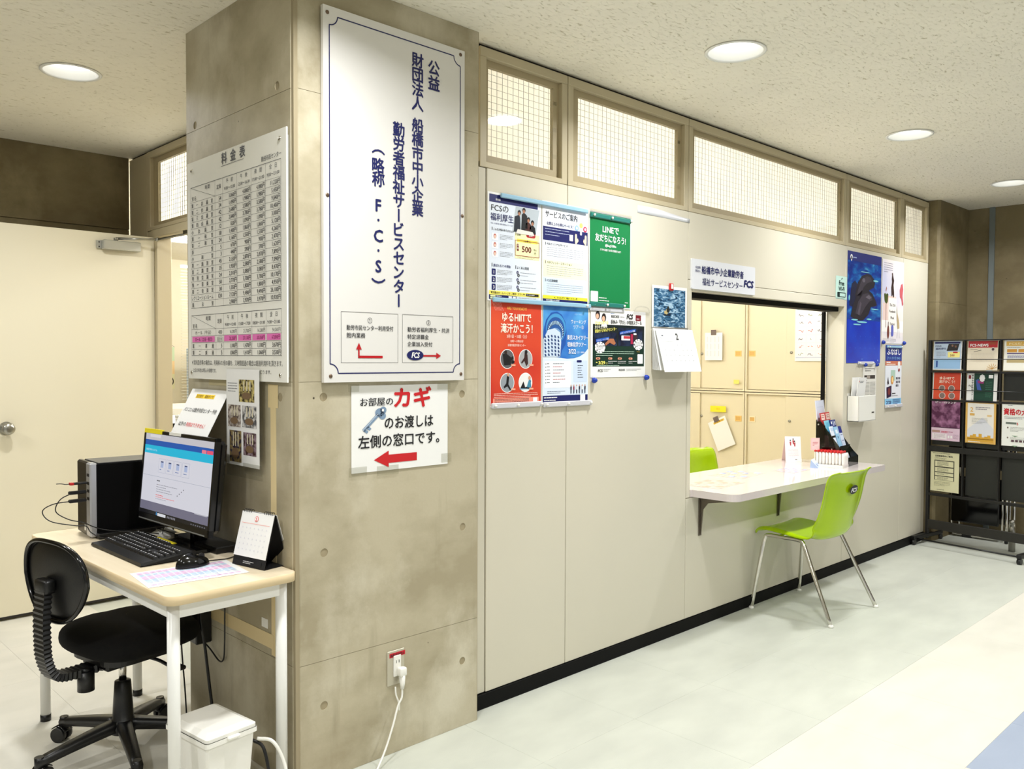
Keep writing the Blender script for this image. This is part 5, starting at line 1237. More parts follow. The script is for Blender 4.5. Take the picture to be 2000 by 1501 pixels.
# white lidded bin
bn = thing('waste_bin', 'small white lidded plastic bin under the desk', 'bin', (-.238, .078, .008), .12)
def rbox(m, w0, d0, z0, w1, d1, z1, mt, r=.012, cap0=True, cap1=True):
    a = rrect(-w0, -d0, w0, d0, r, 4); b = rrect(-w1, -d1, w1, d1, r, 4); n = len(a)
    m.add([(x, y, z0) for x, y in a] + [(x, y, z1) for x, y in b], [(k, (k + 1) % n, n + (k + 1) % n, n + k) for k in range(n)] + ([tuple(range(n))[::-1]] if cap0 else []) + ([tuple(range(n, 2 * n))] if cap1 else []), mt)
m = MB(); rbox(m, .065, .092, -.008, .080, .108, .245, M_WPLAST); m.build('body', bn)
m = MB(); rbox(m, .086, .115, .238, .086, .115, .252, M_WPLAST, cap1=False); rbox(m, .083, .112, .252, .083, .112, .262, M_WPLAST, cap0=False, cap1=False); rbox(m, .083, .112, .262, .062, .09, .272, M_WPLAST, cap0=False); m.box(-.02, -.125, .244, .02, -.112, .254, M_WPLAST, b=.003); m.box(.084, -.03, .235, .098, .03, .25, M_WPLAST, b=.003); m.build('lid', bn)
for lb, mt, pts, r_ in [('white cord coming over behind the bin to the floor', M_WPLAST, [(-.12, .02, .20), (-.085, -.01, .19), (-.06, -.03, .13), (-.055, -.06, .05), (-.06, -.09, .012), (-.10, -.12, .008), (-.02, -.10, .02), (.02, -.16, .03), (.02, -.30, .006)], .0055),
                        ('black cord behind the bin lid', M_BK, [(-.125, .04, .19), (-.105, .01, .17), (-.10, -.02, .09), (-.10, -.03, .03), (-.11, -.05, .008)], .005)]:
    c_ = thing('cable', lb, 'cable'); MB().tube(curve(pts, 8), r_, mt, 8).build('lead', c_)

# socket on the pillar front, with its plug and white cord
ou = thing('wall_socket', 'metal socket plate with red label low on the pillar front', 'socket', (.384, 0, .298))
MB().box(-.036, -.004, -.060, .036, 0, .060, mat('socket_plate', (196, 190, 172), .3, metal=.5), b=.0015).build('plate', ou)
MB().box(-.012, -.009, -.030, .018, -.003, .042, M_WPLAST, b=.001).build('insert', ou)
for x in (-.003, .009): MB().box(x - .0012, -.0093, .016, x + .0012, -.0088, .026, M_DARK).build('slot', ou)
s = Sheet(66, 15, ink(210, 30, 50), th=.3); s.text(33, 12, '無断使用禁止', 11, (60, 6, 16), 'c', .02, fit=60)
q_ = s.build('red_label', (0, 0, 0), U_F, N_F, parent=ou); q_.matrix_basis = frame((-.028, -.0048, .052), U_F, N_F)
pl = thing('extension_cord', 'white plug and cord running from the socket down to the floor', 'cord', (.384, 0, .298))
MB().box(-.002, -.034, -.028, .026, -.009, .002, M_WPLAST, b=.006, seg=2).tube([(.012, -.022, -.024), (.012, -.024, -.055), (.010, -.026, -.072)], [.012, .009, .006], M_WPLAST, 10).build('plug', pl)
MB().tube(curve([(.010, -.026, -.070), (.006, -.028, -.10), (-.012, -.03, -.125), (-.04, -.04, -.18), (-.075, -.05, -.24), (-.115, -.07, -.275), (-.18, -.12, -.29), (-.30, -.22, -.2945), (-.42, -.30, -.2945)], 8), .0035, M_WPLAST, 8).build('cord', pl)
MB().tube(curve([(-.006, -.008, -.065), (-.008, -.014, -.09), (.0, -.02, -.12), (.0, -.02, -.145)], 6), .003, M_WPLAST, 8).build('cord_loop', pl)

# office task chair
CF = math.radians(12)
tc_ = thing('office_chair', 'black swivel task chair pushed in at the computer desk', 'chair', (-.297, .637, 0), CF)
# local +x = front
for k in range(5):
    a = math.radians(187 - 12 + 72 * k); Mk = R('Z', a)
    leg = MB()
    st = []
    for i in range(9):
        t = i / 8; x = .018 + .262 * t; zc = .115 - .030 * t - .012 * t * t; w = .026 - .009 * t; h = .022 - .007 * t
        st.append([(x, -w * .72, zc + h * .55), (x, w * .72, zc + h * .55), (x, w, zc), (x, w * .9, zc - h * 1.1), (x, -w * .9, zc - h * 1.1), (x, -w, zc)])
    vs = [p for ring in st for p in ring]; fs = []
    for i in range(8):
        for j in range(6): fs.append((i * 6 + j, (i + 1) * 6 + j, (i + 1) * 6 + (j + 1) % 6, i * 6 + (j + 1) % 6))
    fs += [tuple(range(6)), tuple(range(48, 54))[::-1]]
    leg.add(vs, fs, M_BK, Mk, True)
    leg.tube([(.272, 0, .088), (.272, 0, .045)], .014, M_BK, 12, Mk)
    lo = leg.build('leg', tc_)
    Mc = Mk @ T(.272, 0, 0) @ R('Z', .5 + .7 * k)
    cs = MB()
    for s_ in (-1, 1):
        cs.tube([(-.012, s_ * .006, .026), (-.012, s_ * .024, .026)], .0255, M_BK, 20, Mc)
    cs.grid(lambda u, v_: (-.012 + .029 * math.cos(PI * (.12 + .66 * u)), -.02 + .04 * v_, .026 + .029 * math.sin(PI * (.12 + .66 * u))), 10, 2, M_BKG, Mc, thick=.003)
    cs.build('caster', lo)
MB().lathe([(.00001, .075), (.040, .078), (.046, .10), (.040, .122), (.034, .128), (.030, .20), (.026, .255), (.018, .258)], M_BK, 24).build('gas_column_cover', tc_)
MB().tube([(0, 0, .25), (0, 0, .335)], .0125, M_CHROME, 18).build('piston', tc_)
MB().box(-.10, -.075, .325, .11, .075, .352, M_BK, b=.008).build('mechanism', tc_)
def cushion(u, v_, w=.205, d=.20, h=.056):
    a = 2 * PI * u; b = PI * (v_ - .5); e = .62
    cx, sx_ = math.cos(a), math.sin(a); sg = lambda t: math.copysign(abs(t) ** e, t)
    cb = max(math.cos(b), 0) ** .55; x = sg(cx) * d * cb; y = sg(sx_) * w * cb
    return (x + .035, y * (1 - .08 * (x > 0)), .415 + h * (abs(math.sin(b)) ** .8) * (1 if b > 0 else -1) - .018 * max(0, x / d) ** 3)
MB().grid(cushion, 48, 18, M_FABRIC).build('seat', tc_)
MB().prism([(x + .02, y) for x, y in rrect(-.14, -.14, .14, .14, .07, 6)], .352, .375, M_BK).build('seat_pan', tc_)
MB().tube([(-.14, -.02, .335), (-.14, -.02, .27)], .026, M_BK, 20).tube([(-.14, -.02, .345), (-.14, -.02, .33)], .018, M_BK, 12).build('tension_knob', tc_)
MB().tube(curve([(.05, -.07, .335), (.06, -.12, .33), (.07, -.16, .318), (.08, -.19, .315)], 5), .006, M_BK, 8).box(.055, -.215, .308, .10, -.18, .322, M_BK, b=.004).build('lever', tc_)
# bellows-covered bar of the backrest
bar = curve([(-.08, 0, .335), (-.17, 0, .333), (-.235, 0, .345), (-.262, 0, .40), (-.268, 0, .47), (-.268, 0, .55), (-.262, 0, .63)], 10)
m = MB(); nb = len(bar); vs = []
for i, p in enumerate(bar):
    a = bar[min(i + 1, nb - 1)] - bar[max(i - 1, 0)]; t = a.normalized(); nn = Vector((-t.z, 0, t.x)); g = 1.12 if i % 2 else .94
    for (sw, sh) in ((-1, -1), (1, -1), (1, 1), (-1, 1)): vs.append(p + Vector((0, 1, 0)) * .029 * sw * g + nn * .012 * sh * g)
fs = [(i * 4 + j, (i + 1) * 4 + j, (i + 1) * 4 + (j + 1) % 4, i * 4 + (j + 1) % 4) for i in range(nb - 1) for j in range(4)]
m.add(vs, fs + [(0, 1, 2, 3), tuple(range(4 * nb - 4, 4 * nb))[::-1]], M_BK); m.build('back_bar', tc_)
MB().box(-.276, -.036, .615, -.24, .036, .66, M_BK, b=.010, seg=2).build('bar_bracket', tc_)
def shell(off, k_=1.0):
    def f(u, v_):
        a = 2 * PI * u; e = .75; sg = lambda t: math.copysign(abs(t) ** e, t)
        r = v_; y = .180 * sg(math.cos(a)) * r * k_; zz = sg(math.sin(a)) * r * k_
        z = .648 + .128 * zz; w = 1 - .26 * (zz < 0) * abs(zz) ; y *= w
        return (-.240 + off + .45 * y * y - .02 * (z - .655) * 2 - .012 * (v_ ** 6) * (1 if off > 0.005 else -1), y, z)
    return f
MB().grid(shell(.0), 56, 12, M_BK).grid(shell(.018), 56, 12, M_BK).grid(lambda u, v_: tuple(Vector(shell(.0)(u, 1)) * (1 - v_) + Vector(shell(.018)(u, 1)) * v_), 56, 2, M_BKG).build('back_shell', tc_)
MB().grid(lambda u, v_: tuple(Vector(shell(.020, .97)(u, v_)) + Vector((.035 * (1 - v_ ** 3), 0, 0))), 56, 12, M_FABRIC).build('backrest', tc_)
m = MB(); rim = [Vector(shell(.008, 1.0)(k / 56, 1)) + Vector((.004, 0, 0)) for k in range(56)]
m.tube(rim, .0075, M_BKG, 8, closed=True).build('rim', tc_)

# ================================================================ COUNTER, CHAIRS, RACK
ct = thing('counter', 'glossy white counter board running through the wall opening', 'counter', (0, 0, 0))
CZ0, CZ1 = .670, .706
def arc(cx, cy, r, a0, a1, n=7): return [(cx + r * math.cos(math.radians(a0 + (a1 - a0) * k / n)), cy + r * math.sin(math.radians(a0 + (a1 - a0) * k / n))) for k in range(n + 1)]
poly = [(2.250, .425), (2.250, WY - .001), (2.262, WY - .001)] + arc(2.315, -.135, .05, 180, 270) + [(4.020, -.185), (4.028, -.178), (4.028, WY - .004), (3.950, WY - .004), (3.950, .175), (3.924, .178), (3.924, .425)]
M_CTOP = mat('glossy_white_laminate', (212, 203, 202), .08, coat=.1)
MB().prism(poly, CZ0, CZ1, M_CTOP).build('worktop', ct)
M_BRK = mat('bracket_steel', (112, 104, 94), .3, metal=.7)
for x in (2.335, 3.135):
    m = MB()
    m.box(x - .012, WY - .006, .465, x + .012, WY - .0005, CZ0 - .001, M_BRK, b=.001)
    m.box(x - .012, -.12, CZ0 - .007, x + .012, WY - .001, CZ0 - .001, M_BRK, b=.001)
    m.prism([(-.006, CZ0 - .006), (-.17, CZ0 - .006), (-.17, CZ0 - .014), (-.05, CZ0 - .035), (-.022, CZ0 - .07), (-.010, .47), (-.006, .47)], x - .003, x + .003, M_BRK, Matrix(((0, 0, 1, 0), (1, 0, 0, WY), (0, 1, 0, 0), (0, 0, 0, 1))))
    m.build('bracket', ct)
# papers laid flat on the counter
for lb, x, y, w_, h_, cols, rz in [('printed guide sheet lying flat on the counter, left part', 2.36, .19, 300, 210, ((186, 158, 138), (200, 184, 174)), .08), ('pale map sheet lying flat in the middle of the counter', 2.78, .30, 300, 210, ((164, 176, 212), (206, 190, 170)), .12),
                             ('pale blue printed sheet lying flat in front of the sample tray', 3.22, .16, 210, 150, ((160, 166, 220), (214, 180, 206)), .05)]:
    s = Sheet(w_, h_, mat('laminated_paper', (208, 200, 200), .08, coat=.3), th=.4)
    for r0 in range(4):
        for c0 in range(6):
            if (r0 * 5 + c0) % 3: s.rect(14 + c0 * w_ / 6.4, 12 + r0 * h_ / 4.3, 8 + (c0 + 1) * w_ / 6.4, (r0 + 1) * h_ / 4.3 - 4, cols[(r0 + c0) % 2])
    s.box(6, 6, w_ - 6, h_ - 6, 1.2, cols[0]); q_ = s.build('paper', (0, 0, 0), (1, 0, 0), (0, 0, 1), lb, 'paper'); q_.matrix_world = T(x, y, CZ1 + .0006) @ R('Z', rz)

# leaflet stand of smoked acrylic
ls = thing('leaflet_stand', 'stepped smoked plastic leaflet stand at the right end of the counter', 'leaflet stand', (3.752, -.070, CZ1), math.radians(7))
SWD, SDP, SHT = .196, .20, .27
prof = [(0, 0), (0, .055), (.03, .085), (SDP - .03, SHT), (SDP, SHT), (SDP, 0)]
MX = Matrix(((0, 0, 1, 0), (1, 0, 0, 0), (0, 1, 0, 0), (0, 0, 0, 1)))
M_SMK2 = mat('smoked_plastic_dark', (26, 28, 26), .12)
for x in (0, SWD - .003): MB().prism(prof, x, x + .003, M_SMOKE if x == 0 else M_SMK2, MX).build('side_panel', ls)
MB().box(0, SDP - .003, 0, SWD, SDP, SHT + .01, M_SMOKE).build('back_panel', ls)
MB().box(0, 0, 0, SWD, SDP, .004, M_SMK2).box(0, -.001, 0, SWD, .002, .055, M_SMK2).build('tray', ls)
for k in range(1, 4): MB().box(.003, .002 + .048 * k, .02 + .055 * k, SWD - .003, .005 + .048 * k, .06 + .062 * k, M_SMK2).build('divider', ls)
for (y_, z_) in ((.02, .03), (.185, .25), (.10, .10)): MB().lathe([(.005, 0), (.005, .003), (.00001, .004)], M_STEEL, 10, T(0, y_, z_) @ R('Y', -PI / 2)).build('screw', ls)
Z15 = T(3.752, -.070, CZ1) @ R('Z', math.radians(7))
def leaf(x, y, z, w_, h_, base, prints, lb, lean=.32, th=5, cat='leaflet'):
    s = Sheet(w_, h_, ink(*base), th=th)
    for a in prints: s.rect(*a[:4], a[4], a[5] if len(a) > 5 else 1)
    q_ = s.build('leaflet', (0, 0, 0), U_F, N_F, lb, cat, group='leaflets in the counter stand')
    q_.matrix_world = Z15 @ T(x, y, z) @ R('X', -lean) @ frame((0, 0, h_ / 1000), U_F, N_F)
leaf(.012, .182, .165, 150, 235, (206, 212, 232), [(20, 40, 120, 44, (188, 194, 216))], 'plain pale blue folder, tallest in the counter leaflet stand', .12)
leaf(.008, .150, .175, 82, 150, (190, 34, 40), [(8, 8, 74, 46, (238, 200, 190)), (14, 16, 66, 20, (120, 30, 30), 2), (14, 28, 60, 32, (120, 30, 30), 2)], 'red leaflet with pink panel, left one of the pair in the stand', .2, 4)
leaf(.096, .150, .175, 82, 150, (190, 34, 40), [(8, 8, 74, 46, (238, 206, 196)), (14, 16, 66, 20, (120, 30, 30), 2), (14, 28, 60, 32, (120, 30, 30), 2)], 'red leaflet with pink panel, right one of the pair in the stand', .2, 4)
leaf(.010, .112, .115, 82, 165, (130, 200, 222), [(10, 12, 60, 80, (96, 176, 206))], 'light blue booklet on the middle tier of the stand', .24, 6)
leaf(.086, .104, .115, 96, 165, (14, 36, 120), [(8, 10, 26, 26, WHT), (44, 6, 56, 40, (200, 210, 240)), (70, 12, 84, 34, WHT), (16, 52, 30, 84, (190, 210, 240)), (60, 60, 78, 80, WHT)], 'navy booklet with white figures beside the light blue one', .24, 6)
leaf(.004, .056, .035, 62, 215, (226, 232, 244), [(8, 10, 54, 30, (190, 206, 230))], 'slim white leaflet at the front left of the stand', .30, 4)
leaf(.060, .048, .03, 60, 215, (150, 196, 226), [(10, 20, 50, 44, (226, 236, 246)), (24, 60, 36, 76, (20, 60, 120))], 'slim sky blue leaflet at the front of the stand', .30, 4)
leaf(.122, .044, .03, 58, 215, (206, 216, 236), [(0, 0, 58, 44, (14, 36, 130)), (12, 54, 46, 58, (60, 70, 120)), (12, 90, 46, 94, (60, 70, 120)), (12, 130, 46, 170, (190, 200, 226))], 'slim white leaflet with navy head at the front right of the stand', .30, 4)
MB().box(.05, -.008, .118, .185, -.005, .140, M_YEL, M_=T(0, .07, .0) @ R('X', -.3)).build('yellow_label', ls)

# tray of small sweets packets with price card
ty = thing('sample_tray', 'white tray of small packets with red tops on the counter', 'tray', (3.635, -.092, CZ1), math.radians(7))
m = MB().box(0, 0, 0, .10, .185, .003, M_WPLAST, b=.001)
for a in [(0, 0, .003, .185), (.097, 0, .10, .185), (0, 0, .10, .003), (0, .182, .10, .185)]: m.box(a[0], a[1], 0, a[2], a[3], .018, M_WPLAST)
m.build('tray', ty)
M_PKT = mat('packet_paper', (240, 236, 232), .35)
pkt0 = None
for k in range(9):
    if pkt0 is None:
        pkt0 = thing('packet', 'small white packet with red top standing in the tray', 'packet', (0, 0, 0), math.radians(7), 'packets in the counter tray')
        MB().grid(lambda u, v_: (.008 + .082 * u, -.003 * math.sin(PI * u) * math.sin(PI * v_) , .004 + .082 * v_), 6, 4, M_PKT, thick=-.013).build('wrapper', pkt0)
        MB().box(.007, .001, .086, .091, .012, .098, M_RED, b=.002).build('red_top', pkt0)
        MB().box(.02, -.0042, .03, .07, -.0036, .034, mat('packet_print', (90, 90, 100), .5)).build('print_line', pkt0)
        o = pkt0
    else: o = dup(pkt0, rotz=math.radians(7))
    o['label'] = 'small white packet with red top, ' + ['frontmost of the tray', 'second from the front of the tray', 'third from the front of the tray', 'fourth from the front of the tray', 'middle one of the tray',
        'fourth from the back of the tray', 'third from the back of the tray', 'second from the back of the tray', 'backmost of the tray'][k]
    o.location = Vector((3.635, -.092, CZ1 + .0035)) + R('Z', math.radians(7)).to_3x3() @ Vector((.001 * (k % 3), .012 + .0195 * k, 0))
pcd = thing('price_card', 'little pink price card on a stick behind the packets', 'card', (3.625, .085, CZ1), math.radians(-40))
MB().box(0, 0, 0, .004, .002, .12, M_WPLAST).build('stick', pcd)
s = Sheet(56, 76, ink(244, 206, 206), th=1.2); s.greek(12, 26, 32, 3, 9, (180, 90, 100), 3); s.box(4, 4, 52, 72, 1, (230, 170, 176)); q_ = s.build('card', (0, 0, 0), U_F, N_F, parent=pcd); q_.matrix_basis = frame((-.026, -.002, .175), U_F, N_F)
bc = thing('card_holder', 'small pale blue leaning card in front of the packets', 'card', (3.545, .02, CZ1), math.radians(16))
s = Sheet(96, 66, ink(196, 212, 238), th=1.5); s.rect(8, 8, 88, 30, (226, 232, 220)); s.greek(12, 40, 60, 2, 8, (90, 110, 170), 2.4); q_ = s.build('card', (0, 0, 0), U_F, N_F, parent=bc); q_.matrix_basis = R('X', -.75) @ frame((0, 0, .066), U_F, N_F)
MB().prism([(0, 0), (.05, 0), (.045, .046)], .004, .092, ink(170, 192, 230), MX).build('stand', bc)
ez = thing('easel_card', 'pale pink folded card stand with small figures at the back of the counter', 'card stand', (3.70, .315, CZ1), math.radians(-48))
s = Sheet(100, 165, ink(246, 240, 240), th=1.5); s.rect(6, 6, 94, 159, (250, 244, 244))
for (x, y) in ((34, 34), (52, 26), (60, 40)): s.ell(x, y - 8, 4, 5, (40, 24, 30), 3); s.poly([(x - 6, y), (x + 6, y), (x + 4, y + 26), (x - 2, y + 26)], (180, 70, 80), 3)
s.greek(18, 84, 64, 7, 8, (226, 190, 196), 2); s.rect(60, 148, 72, 152, (90, 90, 96), 2); q_ = s.build('front_panel', (0, 0, 0), U_F, N_F, parent=ez); q_.matrix_basis = R('X', -.22) @ frame((0, 0, .165), U_F, N_F)
MB().prism([(0.002, 0), (.0365, .160), (.110, 0), (.107, 0), (.0365, .152), (.004, 0)], 0, .10, ink(232, 206, 204), MX).build('back_panel', ez)

# ---- lime green shell chair (front = +y)
def shell_chair():
    t = thing('shell_chair', 'x', 'chair', group='lime green shell chairs')
    cl = curve([(0, .235, .405), (0, .222, .426), (0, .17, .435), (0, .07, .426), (0, -.03, .410), (0, -.10, .402), (0, -.147, .428), (0, -.170, .49), (0, -.188, .58), (0, -.202, .67), (0, -.214, .73), (0, -.232, .764), (0, -.258, .778)], 4)
    n = len(cl) - 1
    def sh(u, v_):
        f = v_ * n; i = min(int(f), n - 1); p = cl[i].lerp(cl[i + 1], f - i); q = (cl[min(i + 1, n)] - cl[max(i - 1, 0)]).normalized(); nn = Vector((0, -q.z, q.y)) * -1
        s_ = 2 * u - 1; z = p.z; back = max(0, min(1, (z - .43) / .12))
        wf = .212 - .014 * max(0, 1 - v_ / .06) - .040 * max(0, (v_ - .93) / .07) ** 2
        waist = math.exp(-((v_ - .50) / .13) ** 2); w = wf + .016 * waist + .012 * max(0, min(1, (v_ - .5) / .2))
        a = abs(s_); k = max(0, min(1, (v_ - .36) / .30)); k = k * k * (3 - 2 * k)
        dr = Vector((0, k, 1 - k)).normalized()
        up_ = .014 * a ** 3 * (1 - k) + .040 * waist * a ** 3 + .046 * k * a ** 2.4
        roll = max(0, a - .86) / .14
        return p + Vector((s_ * w, 0, 0)) + dr * (up_ - .016 * roll ** 1.6)
    MB().grid(sh, 30, n * 2, M_GREEN, thick=.005).build('shell', t)
    m = MB()
    for s_ in (-1, 1):
        MB().tube(curve([(s_ * .262, .222, .006), (s_ * .232, .192, .26), (s_ * .212, .176, .385), (s_ * .206, .150, .406), (s_ * .203, .08, .406), (s_ * .203, -.02, .405), (s_ * .207, -.045, .395), (s_ * .214, -.065, .36), (s_ * .235, -.14, .20), (s_ * .262, -.232, .006)], 6), .0105, M_CHROME, 12).build('leg_frame', t)
        for yy in (.222, -.232):
            MB().lathe([(.013, 0), (.0145, .006), (.011, .014)], M_WPLAST, 14, T(s_ * .262, yy, 0)).build('foot_cap', t)
    MB().tube([(-.203, .11, .402), (.203, .11, .402)], .008, M_CHROME, 10).build('crossbar', t)
    MB().tube([(-.203, -.02, .402), (.203, -.02, .402)], .008, M_CHROME, 10).box(-.06, -.03, .402, .06, .12, .418, M_GREEN, b=.003).build('crossbar', t)
    s = Sheet(90, 50, M_BK, th=.2); s.mb = MB(); s.ell(45, 25, 45, 25, (14, 16, 22), 1, 32); s.text(45, 37, 'FCS', 30, WHT, 'c', .04, fit=60, l=4, shear=.2)
    q_ = s.build('logo_sticker', (0, 0, 0), (1, 0, 0), (0, -1, 0), parent=t); q_.matrix_basis = R('X', 0) @ frame((-.035, -.2205, .700), (1, 0, 0), (0, -.97, -.2))
    return t
g1 = shell_chair(); g1.location = (3.065, -.192, 0); g1.rotation_euler = (0, 0, math.radians(-1)); g1['label'] = 'lime green shell chair on chrome legs in front of the counter'
g2 = dup(g1, (3.315, .545, 0), PI + .02, 'lime green shell chair behind the counter, only its back showing')

# ---- leaflet rack
RA = math.radians(-99.0)
rk = thing('leaflet_rack', 'black wheeled leaflet rack in the far right corner', 'rack', (5.302, .012, 0), RA)
M_RK = mat('black_rack_steel', (20, 20, 19), .4)
M_RKP = mat('black_rack_panel', (34, 36, 32), .5)
for x in (0.0, .75): MB().box(x - .010, -.014, .03, x + .010, .014, 1.512, M_RK, b=.002).build('post', rk)
for x in (.252, .502): MB().box(x - .005, -.006, .36, x + .005, .018, 1.512, M_RK, b=.001).build('divider', rk)
for z, h_, y0 in [(1.512, .008, 0), (1.285, .014, .0), (1.075, .014, 0), (.725, .04, 0), (.375, .02, 0)]:
    MB().box(0, -.01 + y0, z - h_, .75, .02, z, M_RK, b=.001).build('shelf_bar', rk)
for z in (1.370, 1.145): MB().tube([(0, -.016, z), (.75, -.016, z)], .0028, M_RK, 8).build('retaining_wire', rk)
MB().box(0, -.012, .105, .75, .012, .172, M_DSTEEL, b=.002).build('lower_rail', rk)
MB().tube([(0, -.16, .045), (.75, -.16, .045)], .006, M_RK, 8).build('floor_bar', rk)
for i in range(3):
    x0, x1 = .012 + .25 * i, .242 + .25 * i
    for (z0, z1) in ((1.30, 1.50), (1.085, 1.275), (.735, 1.055), (.385, .700)):
        if i == 0 and z0 in (.385,): continue
        MB().box(x0 + .003, .022, z0, x1, .026, z1, M_RKP).build('pocket_panel', rk)
for x in (.0, .735):
    f_ = MB().box(x - .016, -.20, .040, x + .016, .20, .068, M_RK, b=.003).build('base_foot', rk)
    for y in (-.185, .185):
        MB().tube([(x - .012, y, .020), (x + .012, y, .020)], .020, M_BK, 16).box(x - .008, y - .010, .030, x + .008, y + .010, .044, M_BK).build('caster', f_)
RKM = T(5.302, .012, 0) @ R('Z', RA)
def rleaf(col, z1, h, lean, sh, lb):
    """a leaflet standing in column col with its top at height z1"""
    q_ = sh.build('leaflet', (0, 0, 0), U_F, N_F, lb, 'leaflet', group='leaflets in the black rack')
    q_.matrix_world = RKM @ T(.020 + .25 * col, -.004 if lean < .02 else .010, z1) @ R('X', -lean) @ frame((0, 0, 0), U_F, N_F)
def L(h=297, p=(240, 240, 238)): return Sheet(210, h, ink(*p), th=2.2)
s = L(215); s.rect(6, 6, 204, 210, (196, 216, 240)); s.rect(10, 10, 196, 22, NV, 2); s.text(16, 46, 'FCSの', 17, NV, bold=.02); s.text(16, 66, '福利厚生', 17, NV, bold=.02, fit=80)
s.poly([(112, 24), (190, 24), (178, 74), (98, 76)], (40, 36, 40), 3); s.ell(140, 38, 7, 8, (150, 110, 90), 4); s.ell(164, 44, 7, 8, (130, 90, 70), 4); s.rect(108, 84, 196, 124, (250, 240, 150), 3); s.text(126, 116, '500', 22, (140, 50, 40), bold=.02); s.rr(146, 82, 180, 92, 3, REDP, l=4); s.greek(24, 84, 70, 5, 9, GRY, 2); s.rect(10, 140, 200, 206, (150, 190, 228), 2); s.rect(24, 148, 36, 196, (30, 70, 150), 3)
rleaf(0, 1.507, 0, .05, s, 'pale blue benefits leaflet with navy head, top left of the rack')
s = L(215, (238, 228, 206)); s.rect(4, 6, 206, 54, (186, 40, 46)); s.text(18, 46, 'FCS-NEWS', 27, WHT, bold=.03, fit=126); s.rr(152, 12, 196, 34, 3, (160, 70, 40), l=3); s.ell(176, 66, 13, 15, (236, 226, 216), 3); s.ell(176, 66, 9, 10, (80, 60, 60), 4); s.greek(20, 64, 110, 1, 8, (90, 60, 40), 2); s.line(44, 84, 96, 72, 3, (50, 30, 24)); s.greek(26, 92, 160, 9, 7, (206, 196, 176), 2)
for k in range(7): s.line(176, 206, 176 + 40 * math.cos(PI + .45 * k), 206 + 40 * math.sin(PI + .45 * k), 3, (200, 150, 60))
rleaf(1, 1.507, 0, .05, s, 'cream newsletter with red title band, top row of the rack')
s = L(215, (246, 244, 232)); s.rect(14, 12, 196, 44, (222, 178, 80)); s.text(34, 36, 'FCSだより', 20, (250, 240, 200), bold=.02, fit=140); s.greek(20, 52, 170, 1, 8, GRY, 3); s.rect(20, 66, 84, 88, (222, 160, 60)); s.rect(94, 66, 190, 88, (222, 160, 60)); s.rect(20, 92, 190, 100, (80, 60, 120)); s.greek(24, 106, 160, 3, 9, (140, 140, 180), 4); s.rect(20, 140, 190, 160, (200, 180, 130))
rleaf(2, 1.507, 0, .05, s, 'white and gold leaflet at the top right of the rack')
s = L(215); s.rect(7, 9, 203, 215, MATS['red_orange_print']); s.text(105, 58, 'ゆるHIITで', 25, (255, 244, 226), 'c', .02, fit=106); s.text(105, 84, '滝汗かこう！', 25, (255, 244, 226), 'c', .02, fit=116)
for (cx, cy) in ((70, 124), (140, 124), (74, 178), (144, 178)): s.ell(cx, cy, 24, 24, (230, 214, 206), 2); s.ell(cx, cy, 20, 20, (130, 110, 104), 3)
rleaf(0, 1.280, 0, .05, s, 'red exercise class leaflet in the second row of the rack')
s = L(215); s.rect(50, 10, 186, 208, (10, 60, 44)); s.rect(10, 24, 28, 50, (130, 20, 34)); s.vtext(40, 20, '春休み学び特別スクール', 15, INK, 17, .02); s.text(14, 104, 'FCS', 17, INK, bold=.03, rot=-.2)
for k in range(8): a = 2 * PI * k / 8; s.ell(106 + 12 * math.cos(a), 44 + 18 * math.sin(a), 8, 9, WHT, 4)
s.ell(106, 44, 12, 18, WHT, 4.4); s.poly([(62, 60), (80, 50), (104, 130), (74, 128)], (60, 90, 170), 3); s.poly([(74, 62), (120, 66), (116, 84), (78, 80)], (150, 40, 110), 3.5); s.rect(150, 20, 180, 44, WHT, 3); s.greek(130, 70, 44, 9, 13, (80, 140, 110), 2.4)
rleaf(1, 1.280, 0, .05, s, 'dark green spring school leaflet in the second row of the rack')
s = L(297, (92, 40, 78)); s.rect(0, 0, 210, 200, mat('purple_crowd_print', (84, 30, 70), .45, noise=(16, (176, 120, 160), 3), fac=(.45, .7))); s.text(105, 22, 'ピューロランド', 17, WHT, 'c', .03, fit=150); s.rect(0, 200, 210, 204, (50, 16, 40), 2)
s.rect(0, 204, 210, 297, (228, 200, 220)); s.rr(6, 222, 66, 238, 3, (190, 150, 140), l=3); s.text(76, 238, '団体割引', 14, (200, 30, 70), bold=.02, fit=52); s.greek(134, 228, 60, 1, 8, (170, 90, 130), 5); s.rect(8, 246, 116, 288, (244, 234, 240), 2); s.greek(20, 252, 84, 4, 9, (150, 110, 140), 2); s.rect(124, 258, 136, 276, WHT, 3); s.rect(144, 258, 156, 276, WHT, 3); s.greek(164, 250, 38, 4, 9, (120, 80, 110), 2)
rleaf(0, 1.068, 0, .0, s, 'purple theme park leaflet with pink foot, third row left of the rack')
s = L(297, (228, 182, 96)); s.rr(14, 12, 196, 280, 4, (244, 240, 232), l=1); s.poly([(120, 110), (196, 190), (196, 280), (14, 280), (14, 200)], (226, 228, 236), 2); s.text(34, 72, '2', 44, (228, 178, 90), bold=.02); s.greek(70, 38, 100, 2, 12, (120, 110, 130), 5); s.rr(30, 84, 64, 100, 3, (228, 182, 96), l=3); s.rr(150, 90, 182, 104, 3, (236, 206, 150), l=3); s.greek(44, 118, 110, 5, 9, (120, 120, 120), 2)
for k in range(9): s.rect(14 + 20 * k, 262 - [8, 20, 30, 12, 34, 10, 16, 26, 8][k], 36 + 20 * k, 270, (222, 170, 60), 3)
s.rect(14, 262, 196, 284, (222, 170, 60), 3); s.greek(20, 284, 120, 1, 8, WHT, 5)
